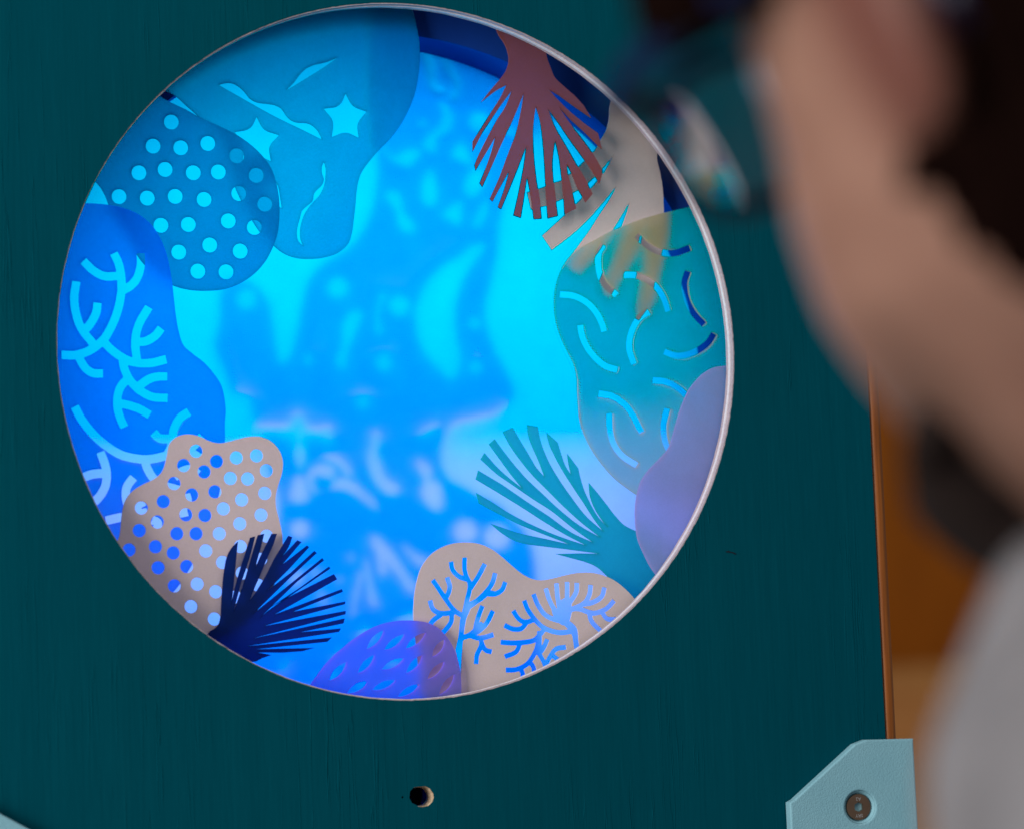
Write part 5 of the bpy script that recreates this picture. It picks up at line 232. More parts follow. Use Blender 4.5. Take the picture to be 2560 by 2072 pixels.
    'beige': (0.0135, '171,-3072 155,-3023 143,-3000 128,-2981 110,-2964 94,-2945 76,-2902 73,-2855 77,-2806 83,-2757 85,-2708 69,-2471 60,-2361 58,-2324 58,-2287 59,-2251 60,-2216 66,-2157 69,-2127 78,-2071 89,-2019 96,-1993 111,-1944 119,-1919 128,-1896 139,-1872 151,-1850 168,-1825 186,-1801 206,-1778 229,-1757 252,-1738 277,-1722 303,-1707 330,-1694 357,-1683 385,-1673 414,-1666 443,-1660 471,-1657 499,-1655 527,-1654 555,-1655 583,-1656 611,-1659 639,-1663 666,-1669 695,-1678 723,-1689 750,-1702 777,-1716 802,-1733 827,-1751 893,-1807 951,-1860 1011,-1912 1033,-1929 1055,-1945 1079,-1959 1103,-1972 1129,-1983 1157,-1991 1186,-1997 1216,-1999 1250,-1998 1284,-1993 1343,-1983 1419,-1966 1470,-1956 1521,-1948 1547,-1945 1572,-1944 1604,-1943 1636,-1943 1667,-1945 1699,-1949 1724,-1954 1750,-1960 1775,-1967 1799,-1976 1825,-1987 1851,-1999 1875,-2012 1899,-2027 1920,-2041 1940,-2057 1960,-2074 1997,-2108 2017,-2128 2036,-2149 2054,-2170 2089,-2214 2107,-2238 2143,-2288 1927,-2535 1849,-2586 1695,-2691 1616,-2741 1535,-2787 1437,-2837 1336,-2884 1234,-2926 1129,-2964 1024,-2996 925,-3020 825,-3039 725,-3054 624,-3065 523,-3073 452,-3075 382,-3076', ['515,-1786 514,-1788 513,-1811 511,-1817 508,-1879 510,-1886 510,-1896 512,-1902 514,-1919 518,-1938 518,-1940 509,-1938 496,-1932 483,-1922 471,-1913 460,-1901 452,-1890 448,-1884 442,-1870 438,-1849 439,-1843 437,-1836 437,-1830 435,-1824 435,-1820 433,-1815 430,-1815 406,-1820 400,-1820 391,-1822 390,-1825 393,-1843 393,-1852 395,-1858 397,-1875 403,-1893 409,-1906 420,-1923 448,-1951 471,-1968 488,-1977 514,-1986 520,-1987 537,-1993 541,-1992 544,-1994 550,-2009 552,-2019 551,-2042 549,-2048 549,-2057 546,-2063 540,-2089 519,-2157 518,-2163 507,-2202 505,-2211 492,-2254 490,-2255 486,-2254 456,-2235 446,-2226 426,-2206 405,-2178 377,-2135 382,-2129 396,-2104 405,-2084 412,-2061 413,-2053 415,-2047 416,-2028 414,-2022 415,-2016 412,-2005 395,-1951 393,-1947 377,-1950 351,-1958 351,-1960 358,-1985 361,-1992 367,-2010 371,-2029 370,-2044 368,-2050 367,-2056 356,-2084 350,-2092 348,-2091 346,-2088 302,-2019 273,-1977 263,-1961 261,-1960 259,-1961 232,-1978 226,-1983 225,-1986 263,-2041 307,-2110 314,-2123 319,-2129 351,-2177 392,-2234 388,-2237 381,-2237 375,-2239 362,-2238 355,-2240 329,-2240 325,-2241 321,-2239 306,-2239 291,-2234 276,-2227 263,-2218 255,-2210 249,-2201 243,-2185 239,-2162 233,-2141 198,-2150 191,-2152 190,-2154 198,-2189 204,-2208 214,-2229 223,-2242 238,-2255 256,-2266 263,-2270 263,-2272 233,-2290 212,-2309 190,-2336 190,-2338 192,-2340 206,-2350 215,-2360 222,-2363 224,-2362 231,-2356 241,-2343 264,-2322 317,-2290 318,-2284 326,-2283 356,-2284 362,-2282 375,-2282 378,-2283 377,-2310 375,-2316 375,-2320 372,-2329 362,-2345 331,-2381 299,-2411 298,-2413 300,-2415 305,-2418 328,-2441 332,-2440 362,-2413 373,-2400 388,-2384 402,-2365 412,-2348 419,-2328 420,-2320 422,-2314 423,-2289 425,-2283 427,-2274 431,-2272 433,-2272 444,-2280 478,-2301 478,-2307 471,-2321 470,-2342 468,-2348 467,-2362 465,-2369 465,-2381 462,-2387 462,-2401 459,-2408 459,-2422 456,-2428 456,-2443 453,-2449 453,-2461 450,-2467 450,-2475 448,-2482 444,-2498 438,-2516 437,-2524 425,-2561 425,-2565 423,-2571 422,-2584 433,-2632 433,-2638 436,-2650 436,-2656 440,-2669 443,-2696 445,-2702 445,-2708 449,-2727 448,-2735 450,-2741 450,-2750 452,-2756 451,-2764 453,-2770 453,-2781 455,-2787 455,-2795 456,-2801 456,-2812 459,-2818 460,-2812 461,-2783 464,-2777 465,-2738 468,-2732 469,-2697 472,-2691 473,-2664 475,-2658 476,-2633 478,-2627 479,-2606 482,-2600 482,-2582 485,-2576 485,-2559 488,-2553 488,-2536 491,-2530 491,-2516 494,-2510 494,-2497 496,-2495 500,-2493 515,-2490 541,-2483 552,-2479 601,-2497 620,-2502 631,-2503 633,-2504 636,-2516 635,-2535 632,-2545 627,-2555 613,-2580 610,-2584 609,-2588 598,-2606 593,-2618 588,-2639 587,-2647 585,-2653 584,-2674 582,-2680 581,-2700 582,-2703 584,-2704 599,-2704 605,-2706 620,-2707 623,-2706 626,-2704 627,-2683 629,-2677 630,-2659 632,-2653 633,-2644 636,-2634 645,-2612 662,-2586 664,-2587 667,-2592 682,-2607 695,-2614 708,-2618 715,-2619 740,-2626 742,-2625 744,-2623 755,-2586 753,-2584 716,-2575 705,-2568 697,-2555 683,-2524 679,-2505 680,-2503 683,-2501 713,-2495 757,-2482 764,-2482 774,-2478 776,-2475 772,-2456 769,-2448 768,-2442 765,-2437 763,-2436 752,-2439 702,-2453 665,-2460 654,-2460 648,-2462 641,-2462 635,-2459 624,-2459 621,-2456 655,-2437 677,-2421 708,-2394 718,-2383 732,-2366 750,-2340 774,-2297 775,-2293 790,-2266 792,-2262 758,-2244 754,-2243 752,-2244 737,-2269 736,-2273 710,-2320 688,-2350 680,-2356 661,-2339 659,-2339 650,-2346 648,-2347 648,-2343 653,-2327 672,-2275 699,-2218 699,-2215 692,-2211 661,-2198 658,-2198 632,-2256 617,-2290 595,-2362 586,-2401 574,-2412 569,-2415 560,-2423 537,-2437 523,-2443 506,-2447 504,-2446 503,-2444 505,-2440 506,-2432 508,-2426 508,-2417 511,-2411 514,-2389 516,-2382 516,-2376 519,-2370 519,-2364 521,-2358 522,-2352 524,-2345 528,-2325 540,-2294 555,-2268 556,-2264 569,-2239 572,-2229 584,-2221 616,-2201 642,-2183 682,-2162 730,-2125 737,-2127 761,-2128 767,-2130 778,-2130 784,-2128 795,-2129 819,-2123 846,-2111 859,-2103 881,-2084 887,-2076 896,-2060 913,-2017 913,-2014 911,-2012 876,-1998 872,-1999 856,-2040 849,-2052 840,-2062 824,-2073 806,-2081 797,-2083 771,-2076 765,-2075 763,-2074 761,-2073 762,-2071 787,-2038 801,-2014 810,-1991 828,-1935 827,-1933 814,-1928 808,-1927 791,-1921 786,-1921 784,-1924 781,-1930 770,-1969 760,-1994 739,-2029 711,-2062 686,-2087 640,-2128 633,-2132 618,-2145 567,-2167 565,-2167 564,-2165 585,-2095 592,-2066 602,-2058 666,-1971 691,-1932 723,-1877 726,-1873 736,-1856 735,-1854 703,-1837 699,-1834 696,-1834 684,-1857 680,-1861 651,-1912 648,-1916 633,-1941 596,-1992 593,-1993 591,-1989 590,-1985 584,-1973 575,-1958 565,-1937 557,-1904 557,-1899 555,-1893 555,-1885 554,-1879 556,-1819 558,-1812 559,-1787 556,-1786', '1432,-2020 1431,-2022 1433,-2028 1427,-2155 1426,-2158 1392,-2175 1390,-2175 1389,-2173 1387,-2163 1388,-2154 1386,-2148 1386,-2140 1384,-2133 1385,-2123 1383,-2117 1383,-2102 1382,-2096 1383,-2062 1381,-2056 1381,-2029 1379,-2028 1361,-2027 1355,-2029 1339,-2029 1337,-2030 1336,-2032 1335,-2057 1337,-2063 1336,-2095 1338,-2101 1337,-2120 1339,-2126 1338,-2136 1340,-2143 1340,-2151 1342,-2157 1341,-2166 1343,-2172 1343,-2178 1345,-2184 1345,-2191 1347,-2197 1348,-2216 1353,-2243 1352,-2247 1349,-2245 1329,-2209 1309,-2165 1297,-2129 1297,-2123 1292,-2108 1291,-2102 1281,-2066 1279,-2065 1268,-2067 1241,-2075 1237,-2077 1246,-2113 1251,-2128 1251,-2134 1263,-2172 1272,-2193 1273,-2197 1287,-2227 1302,-2254 1302,-2269 1310,-2296 1317,-2311 1316,-2314 1312,-2313 1301,-2309 1276,-2296 1261,-2285 1240,-2264 1221,-2235 1200,-2199 1189,-2172 1170,-2119 1166,-2111 1159,-2112 1126,-2124 1123,-2126 1138,-2164 1144,-2185 1158,-2217 1181,-2257 1193,-2276 1209,-2297 1225,-2313 1250,-2332 1280,-2348 1321,-2364 1327,-2365 1345,-2371 1362,-2374 1394,-2395 1405,-2396 1413,-2398 1427,-2412 1431,-2418 1442,-2429 1442,-2431 1440,-2433 1436,-2434 1427,-2434 1421,-2436 1405,-2435 1399,-2437 1364,-2436 1357,-2434 1348,-2434 1342,-2431 1327,-2429 1316,-2426 1266,-2408 1237,-2392 1223,-2383 1213,-2375 1183,-2344 1179,-2338 1168,-2327 1151,-2305 1128,-2272 1107,-2238 1101,-2225 1083,-2173 1079,-2165 1076,-2163 1052,-2172 1037,-2178 1038,-2184 1041,-2190 1053,-2228 1065,-2256 1087,-2294 1108,-2321 1109,-2323 1107,-2325 1091,-2332 1073,-2336 1056,-2335 1039,-2328 1023,-2317 1013,-2306 997,-2283 988,-2266 975,-2247 970,-2246 937,-2266 936,-2269 965,-2317 984,-2340 1007,-2360 1029,-2373 1031,-2375 1031,-2377 1018,-2389 1008,-2394 997,-2396 986,-2396 977,-2397 971,-2395 958,-2395 934,-2387 890,-2364 879,-2361 867,-2381 866,-2385 860,-2395 860,-2399 913,-2426 930,-2433 952,-2438 969,-2439 975,-2441 984,-2439 999,-2440 1006,-2438 1012,-2437 1026,-2434 1035,-2430 1051,-2419 1068,-2402 1082,-2384 1091,-2376 1109,-2372 1131,-2363 1138,-2362 1153,-2377 1157,-2383 1177,-2403 1184,-2408 1191,-2415 1201,-2422 1201,-2424 1189,-2438 1163,-2439 1161,-2441 1160,-2464 1157,-2471 1132,-2493 1119,-2499 1105,-2503 1084,-2506 1077,-2506 1070,-2508 1062,-2508 1055,-2510 1044,-2509 1038,-2511 1020,-2511 1014,-2513 988,-2512 981,-2514 916,-2512 910,-2509 884,-2509 877,-2506 853,-2506 847,-2503 834,-2503 831,-2504 830,-2514 828,-2520 827,-2543 828,-2545 843,-2547 849,-2549 873,-2550 880,-2552 906,-2553 912,-2555 968,-2557 972,-2558 968,-2570 959,-2587 945,-2599 923,-2609 875,-2623 854,-2631 856,-2639 868,-2670 875,-2669 881,-2666 941,-2649 967,-2637 977,-2631 989,-2621 997,-2611 1009,-2590 1022,-2557 1025,-2555 1038,-2555 1045,-2553 1058,-2553 1064,-2552 1073,-2552 1080,-2550 1086,-2550 1093,-2548 1110,-2546 1144,-2536 1144,-2545 1133,-2582 1124,-2602 1100,-2643 1076,-2676 1066,-2687 1047,-2704 1018,-2722 996,-2731 959,-2743 952,-2743 945,-2745 932,-2744 926,-2746 867,-2744 865,-2745 864,-2759 865,-2766 865,-2784 865,-2786 868,-2787 924,-2789 931,-2788 948,-2788 983,-2781 985,-2782 990,-2789 996,-2803 995,-2830 993,-2836 992,-2842 987,-2861 987,-2869 984,-2875 985,-2884 996,-2887 1005,-2887 1011,-2890 1026,-2891 1029,-2889 1030,-2879 1032,-2873 1033,-2867 1038,-2848 1038,-2840 1040,-2834 1042,-2801 1038,-2784 1030,-2765 1067,-2744 1075,-2738 1080,-2735 1085,-2737 1091,-2746 1097,-2759 1100,-2767 1099,-2776 1101,-2782 1100,-2825 1097,-2832 1097,-2854 1099,-2855 1138,-2857 1141,-2856 1143,-2833 1145,-2827 1147,-2781 1145,-2775 1145,-2767 1144,-2761 1144,-2756 1140,-2742 1134,-2729 1121,-2709 1114,-2701 1114,-2699 1124,-2687 1152,-2645 1154,-2646 1159,-2653 1183,-2695 1195,-2721 1206,-2756 1218,-2813 1221,-2817 1229,-2816 1238,-2813 1254,-2811 1260,-2809 1263,-2806 1263,-2802 1251,-2748 1260,-2731 1261,-2727 1282,-2690 1290,-2680 1292,-2680 1297,-2683 1352,-2728 1362,-2735 1366,-2737 1368,-2736 1394,-2707 1394,-2705 1392,-2701 1327,-2650 1318,-2642 1318,-2640 1332,-2624 1349,-2615 1367,-2611 1378,-2611 1385,-2610 1400,-2610 1407,-2608 1415,-2608 1424,-2606 1426,-2599 1424,-2593 1422,-2574 1420,-2564 1417,-2563 1400,-2566 1384,-2566 1378,-2568 1367,-2567 1345,-2571 1331,-2575 1310,-2585 1290,-2603 1282,-2613 1242,-2670 1233,-2686 1231,-2688 1228,-2686 1202,-2638 1204,-2634 1214,-2625 1228,-2608 1235,-2597 1254,-2565 1255,-2561 1275,-2522 1273,-2519 1268,-2518 1253,-2510 1249,-2509 1238,-2503 1234,-2504 1229,-2512 1213,-2545 1206,-2558 1203,-2560 1203,-2559 1202,-2553 1205,-2547 1208,-2482 1220,-2471 1237,-2450 1243,-2446 1292,-2465 1321,-2472 1325,-2472 1342,-2477 1353,-2477 1360,-2480 1399,-2481 1406,-2479 1421,-2480 1428,-2478 1436,-2478 1443,-2476 1452,-2476 1458,-2474 1472,-2474 1474,-2475 1482,-2499 1484,-2520 1486,-2526 1485,-2533 1487,-2539 1487,-2547 1489,-2554 1489,-2562 1490,-2568 1490,-2576 1492,-2583 1492,-2595 1493,-2602 1493,-2614 1495,-2620 1494,-2637 1496,-2643 1496,-2660 1498,-2664 1501,-2664 1554,-2643 1553,-2635 1551,-2628 1552,-2622 1545,-2584 1545,-2578 1541,-2561 1542,-2555 1540,-2549 1540,-2541 1538,-2534 1539,-2522 1537,-2515 1538,-2480 1536,-2474 1537,-2459 1535,-2453 1533,-2436 1531,-2430 1519,-2406 1495,-2382 1470,-2362 1467,-2357 1467,-2353 1471,-2347 1481,-2314 1488,-2287 1493,-2282 1504,-2278 1511,-2278 1517,-2276 1526,-2276 1533,-2278 1550,-2279 1576,-2286 1604,-2299 1615,-2302 1624,-2307 1628,-2322 1630,-2341 1634,-2349 1634,-2356 1646,-2383 1655,-2397 1662,-2404 1667,-2411 1693,-2438 1699,-2442 1714,-2457 1737,-2477 1771,-2509 1774,-2508 1786,-2498 1791,-2492 1803,-2481 1804,-2478 1776,-2451 1770,-2446 1740,-2418 1734,-2414 1699,-2378 1687,-2361 1681,-2349 1675,-2328 1676,-2321 1678,-2320 1698,-2321 1705,-2319 1711,-2319 1749,-2311 1754,-2317 1761,-2332 1771,-2347 1786,-2362 1802,-2372 1815,-2377 1821,-2377 1828,-2379 1850,-2380 1856,-2382 1865,-2380 1912,-2382 1914,-2381 1917,-2341 1916,-2338 1867,-2336 1858,-2338 1852,-2336 1832,-2335 1823,-2332 1815,-2328 1808,-2322 1793,-2295 1794,-2293 1812,-2284 1830,-2272 1864,-2243 1882,-2223 1896,-2210 1894,-2206 1865,-2178 1855,-2186 1852,-2191 1825,-2217 1820,-2223 1797,-2241 1783,-2250 1747,-2265 1720,-2273 1709,-2275 1702,-2275 1696,-2277 1676,-2276 1643,-2267 1637,-2263 1626,-2260 1615,-2254 1593,-2246 1590,-2244 1591,-2241 1600,-2238 1609,-2239 1616,-2237 1622,-2237 1629,-2235 1649,-2234 1687,-2226 1714,-2215 1718,-2214 1723,-2211 1738,-2204 1762,-2190 1784,-2170 1797,-2151 1809,-2116 1813,-2097 1818,-2085 1817,-2082 1795,-2076 1786,-2073 1775,-2071 1770,-2081 1760,-2119 1755,-2131 1751,-2139 1743,-2147 1729,-2158 1700,-2174 1680,-2182 1658,-2188 1655,-2187 1655,-2185 1668,-2162 1681,-2131 1681,-2125 1684,-2119 1684,-2110 1687,-2104 1687,-2087 1690,-2081 1691,-2064 1693,-2058 1692,-2056 1686,-2053 1675,-2052 1668,-2050 1657,-2050 1651,-2048 1648,-2048 1644,-2061 1644,-2078 1641,-2084 1641,-2099 1638,-2105 1638,-2113 1635,-2124 1627,-2142 1613,-2167 1608,-2174 1596,-2186 1569,-2204 1524,-2224 1520,-2224 1504,-2231 1493,-2234 1491,-2233 1490,-2230 1491,-2212 1511,-2187 1541,-2146 1553,-2126 1558,-2113 1564,-2092 1566,-2034 1565,-2031 1563,-2031 1537,-2030 1530,-2028 1521,-2028 1518,-2087 1512,-2106 1493,-2136 1476,-2158 1474,-2159 1473,-2155 1478,-2027 1476,-2021 1474,-2020']),
    'teal': (0.0190, '2142,-1586 2115,-1572 2087,-1559 2060,-1545 2035,-1529 2013,-1510 1993,-1488 1956,-1445 1938,-1423 1889,-1355 1822,-1266 1786,-1221 1729,-1154 1731,-1230 1733,-1255 1738,-1280 1745,-1305 1753,-1330 1762,-1354 1773,-1377 1786,-1403 1800,-1428 1816,-1452 1832,-1476 1851,-1501 1891,-1550 1827,-1486 1807,-1463 1791,-1440 1776,-1416 1762,-1391 1736,-1340 1711,-1287 1699,-1260 1688,-1233 1678,-1205 1663,-1157 1651,-1107 1645,-1079 1635,-1022 1541,-896 1547,-955 1550,-984 1554,-1009 1569,-1082 1536,-1033 1521,-1008 1511,-984 1502,-960 1479,-881 1456,-794 1358,-707 1370,-769 1377,-799 1387,-827 1398,-855 1437,-936 1450,-964 1479,-1017 1510,-1071 1526,-1098 1596,-1209 1673,-1327 1739,-1435 1756,-1462 1774,-1487 1847,-1586 1753,-1505 1722,-1478 1693,-1449 1664,-1416 1637,-1382 1611,-1347 1516,-1213 1473,-1149 1453,-1116 1412,-1049 1393,-1014 1375,-980 1358,-944 1345,-913 1333,-882 1321,-850 1311,-818 1302,-786 1295,-759 1290,-732 1276,-652 1181,-636 1187,-692 1190,-720 1196,-748 1204,-776 1214,-803 1235,-858 1270,-940 1281,-967 1299,-1018 1324,-1096 1271,-1036 1254,-1016 1238,-992 1224,-968 1183,-893 1112,-771 1048,-657 958,-693 1008,-793 1022,-818 1054,-868 1105,-940 1147,-995 1169,-1023 1214,-1075 1237,-1101 1335,-1199 1451,-1318 1510,-1375 1568,-1430 1628,-1484 1665,-1515 1703,-1546 1819,-1636 1702,-1572 1663,-1550 1626,-1526 1590,-1501 1555,-1474 1487,-1418 1419,-1358 1384,-1326 1283,-1228 1194,-1144 1165,-1116 1137,-1086 1110,-1055 1056,-992 1005,-927 954,-859 880,-755 828,-800 917,-925 993,-1033 1012,-1060 1055,-1114 1120,-1195 1054,-1143 1010,-1108 960,-1065 912,-1020 889,-997 867,-974 846,-949 783,-875 747,-929 829,-1007 857,-1033 886,-1058 917,-1081 949,-1104 1045,-1169 1141,-1237 1205,-1281 1239,-1304 1344,-1370 1377,-1394 1415,-1422 1524,-1513 1562,-1543 1635,-1597 1747,-1677 1633,-1628 1596,-1610 1559,-1591 1516,-1564 1473,-1534 1392,-1472 1350,-1441 1129,-1292 972,-1182 933,-1155 891,-1129 721,-1027 696,-1103 880,-1214 1057,-1324 1143,-1379 1268,-1462 1347,-1512 1420,-1558 1495,-1602 1532,-1622 1682,-1701 1531,-1651 1443,-1619 1393,-1600 1343,-1579 1294,-1558 1194,-1512 1144,-1488 1095,-1463 1046,-1437 998,-1410 960,-1387 851,-1315 814,-1292 695,-1221 715,-1314 809,-1367 872,-1401 982,-1459 1057,-1496 1106,-1517 1155,-1538 1530,-1688 1304,-1634 1153,-1600 1103,-1588 1054,-1574 1026,-1565 812,-1490 873,-1543 894,-1561 915,-1577 963,-1610 988,-1626 1013,-1639 1042,-1652 1071,-1662 1100,-1672 1127,-1678 1155,-1682 1238,-1693 1490,-1729 1794,-1775 1687,-1771 1615,-1768 1529,-1768 1399,-1769 1648,-1839 1676,-1849 1706,-1860 1735,-1872 1763,-1887 1785,-1902 1805,-1919 1825,-1937 1850,-1962 1914,-2029 1935,-2049 1954,-2067 2033,-2137 2090,-2189 2126,-2224 2181,-2287 2449,-2063 2442,-1967 2437,-1935 2430,-1904 2415,-1864 2394,-1827 2346,-1755 2323,-1718 2216,-1637 2179,-1610', []),
    'lavender': (0.0105, '3061,-148 2982,-153 2920,-159 2890,-165 2862,-173 2835,-184 2809,-198 2784,-213 2762,-229 2741,-247 2721,-266 2680,-309 2659,-333 2638,-358 2620,-383 2604,-409 2591,-435 2579,-463 2544,-544 2524,-598 2495,-677 2459,-779 2442,-830 2432,-854 2417,-878 2398,-900 2378,-921 2316,-982 2250,-1038 2229,-1058 2209,-1081 2189,-1104 2171,-1128 2154,-1154 2143,-1177 2133,-1201 2125,-1225 2117,-1250 2104,-1303 2098,-1332 2093,-1361 2087,-1420 2085,-1450 2085,-1480 2085,-1511 2086,-1541 2090,-1602 2094,-1633 2099,-1663 2106,-1688 2115,-1712 2124,-1737 2167,-1835 2190,-1883 2203,-1907 2219,-1932 2253,-1981 2269,-2006 2299,-2055 2717,-1621 2778,-1496 2841,-1372 2903,-1247 2961,-1120 3010,-990 3086,-780 3118,-674 3139,-566 3142,-458 3133,-395 3118,-333 3099,-271 3079,-209', []),
    'arcs': (0.0205, '2850,1315 2744,1287 2704,1278 2545,1243 2442,1217 2374,1198 2336,1187 2262,1162 2101,1103 2072,1092 2044,1079 2017,1067 1990,1053 1912,1011 1876,994 1805,960 1770,942 1736,922 1713,905 1690,888 1668,870 1647,850 1627,828 1608,804 1591,779 1575,754 1560,727 1546,699 1534,670 1523,641 1515,617 1508,593 1502,568 1496,543 1492,518 1488,488 1486,457 1485,426 1484,396 1485,365 1487,334 1490,303 1494,273 1499,248 1512,199 1528,150 1538,123 1549,96 1586,15 1598,-9 1623,-58 1635,-82 1644,-108 1652,-135 1657,-162 1662,-190 1665,-218 1667,-247 1667,-277 1665,-336 1665,-365 1667,-468 1668,-502 1671,-536 1675,-572 1681,-616 1691,-679 1690,-671 1686,-646 1676,-595 1673,-570 1672,-544 1675,-534 1681,-563 1689,-615 1698,-671 1709,-716 1721,-746 1734,-776 1748,-806 1763,-835 1795,-889 1828,-939 1864,-987 1887,-1015 1910,-1044 1934,-1071 1960,-1098 1986,-1123 2008,-1142 2030,-1160 2075,-1194 2125,-1230 2206,-1285 2286,-1337 2650,-1394 2716,-1311 2784,-1229 2851,-1147 2915,-1062 2972,-973 3042,-845 3103,-712 3154,-576 3195,-437 3225,-296 3240,-181 3247,-66 3246,50 3241,165 3230,280 3215,398 3195,516 3169,632 3137,746 3098,858 3056,953 3007,1045 2955,1135 2901,1225', ['1536,485 1618,479 1647,475 1660,472 1687,463 1713,452 1739,438 1762,423 1784,406 1795,397 1815,376 1824,365 1841,344 1856,321 1863,309 1875,284 1895,238 1900,221 1911,175 1970,191 1960,237 1953,259 1932,309 1918,337 1910,351 1892,378 1873,403 1862,416 1839,439 1826,450 1800,471 1772,489 1743,505 1711,518 1679,529 1662,533 1644,536 1627,538 1544,543', '1690,238 1693,188 1697,164 1703,138 1717,95 1730,65 1745,36 1762,7 1772,-7 1793,-34 1815,-60 1826,-72 1849,-94 1874,-116 1887,-126 1914,-144 1928,-152 1943,-159 1958,-165 1988,-173 2043,-186 2061,-130 2005,-116 1981,-109 1969,-105 1959,-100 1936,-87 1925,-79 1903,-61 1872,-31 1861,-20 1842,3 1823,27 1814,40 1799,65 1786,90 1775,117 1766,143 1759,167 1755,187 1751,244', '2355,384 2305,358 2278,342 2265,332 2252,322 2241,310 2231,299 2221,287 2213,274 2198,249 2177,210 2171,195 2159,166 2149,136 2145,121 2140,94 2136,68 2136,56 2136,30 2139,3 2146,-28 2156,-58 2176,-118 2235,-99 2206,-11 2200,14 2198,36 2197,56 2198,66 2201,86 2206,109 2209,122 2218,148 2234,187 2252,223 2265,244 2272,254 2287,272 2294,280 2303,287 2312,294 2334,306 2386,334', '1941,971 1911,927 1898,905 1894,893 1890,881 1884,858 1882,847 1880,822 1880,797 1880,768 1882,736 1884,720 1890,687 1894,672 1898,658 1910,630 1924,605 1941,580 1951,568 1962,556 1975,544 2001,522 2053,482 2094,528 2029,578 2008,597 1999,606 1984,626 1971,646 1966,657 1957,679 1950,702 1945,729 1942,773 1941,800 1942,822 1945,851 1947,859 1952,876 1958,890 1968,906 1993,942', '2143,657 2200,657 2226,656 2239,655 2262,651 2287,643 2299,638 2323,628 2358,609 2379,595 2399,580 2409,572 2427,555 2443,535 2450,524 2464,501 2483,464 2493,438 2518,350 2578,367 2557,443 2547,474 2534,503 2519,531 2503,558 2494,570 2474,594 2453,616 2441,626 2417,644 2392,660 2366,674 2339,687 2325,693 2296,703 2281,708 2265,711 2249,714 2234,715 2203,716 2146,716', '2255,1021 2286,989 2332,947 2352,930 2375,914 2409,893 2435,880 2449,874 2465,869 2497,860 2533,854 2571,850 2592,850 2612,850 2633,852 2654,855 2674,860 2695,867 2791,901 2772,957 2677,923 2659,917 2643,913 2627,911 2611,909 2595,909 2561,911 2529,915 2499,922 2486,925 2475,929 2453,939 2432,950 2402,969 2384,983 2367,998 2331,1032 2301,1063', '2720,728 2693,661 2688,646 2684,629 2681,611 2680,593 2680,574 2682,536 2688,497 2696,459 2702,441 2708,424 2723,389 2741,356 2761,325 2772,310 2796,282 2858,219 2905,260 2844,322 2823,346 2805,372 2788,401 2773,431 2767,446 2757,477 2749,509 2745,544 2743,578 2743,594 2744,608 2745,621 2748,633 2757,657 2774,697 2779,711', '2479,-25 2549,-54 2565,-59 2581,-64 2598,-67 2615,-68 2631,-69 2648,-68 2664,-67 2696,-62 2727,-55 2744,-50 2777,-38 2794,-31 2825,-17 2866,5 2878,13 2900,28 2910,36 2929,53 2948,72 2964,94 2997,143 2945,174 2912,125 2900,109 2886,94 2862,74 2834,55 2798,35 2755,16 2726,6 2713,2 2686,-4 2659,-8 2634,-10 2609,-8 2598,-6 2574,1 2504,30', '2368,-284 2442,-289 2468,-292 2479,-295 2491,-298 2515,-307 2539,-318 2562,-331 2583,-345 2603,-359 2622,-375 2648,-401 2656,-411 2672,-432 2713,-492 2766,-458 2724,-398 2706,-374 2686,-352 2665,-332 2644,-313 2632,-305 2608,-288 2570,-266 2542,-254 2513,-243 2498,-238 2482,-234 2450,-230 2376,-225', '1855,-396 1937,-408 1952,-411 1965,-415 1978,-420 2006,-433 2019,-441 2046,-459 2071,-479 2092,-499 2110,-521 2127,-545 2157,-594 2169,-619 2196,-679 2209,-703 2226,-730 2280,-700 2263,-673 2252,-653 2226,-594 2212,-566 2188,-526 2170,-499 2150,-472 2138,-459 2126,-447 2113,-435 2085,-413 2054,-392 2038,-382 2021,-374 2004,-366 1986,-360 1968,-355 1951,-351 1868,-338', '1924,-542 1921,-605 1920,-639 1922,-673 1926,-708 1932,-745 1940,-781 1946,-799 1953,-817 1960,-833 1969,-849 1978,-865 1988,-880 1999,-895 2011,-910 2024,-924 2038,-938 2054,-951 2071,-964 2088,-976 2176,-1029 2211,-980 2124,-927 2108,-917 2094,-906 2081,-895 2059,-872 2040,-847 2023,-821 2010,-794 2004,-779 1995,-749 1989,-716 1983,-667 1982,-652 1982,-621 1985,-541', '2469,-498 2439,-591 2434,-610 2430,-630 2426,-650 2424,-669 2424,-707 2425,-726 2428,-761 2433,-794 2437,-810 2446,-838 2472,-898 2530,-876 2505,-817 2497,-794 2492,-767 2488,-737 2486,-704 2486,-688 2488,-655 2490,-639 2494,-622 2505,-587 2529,-512']),
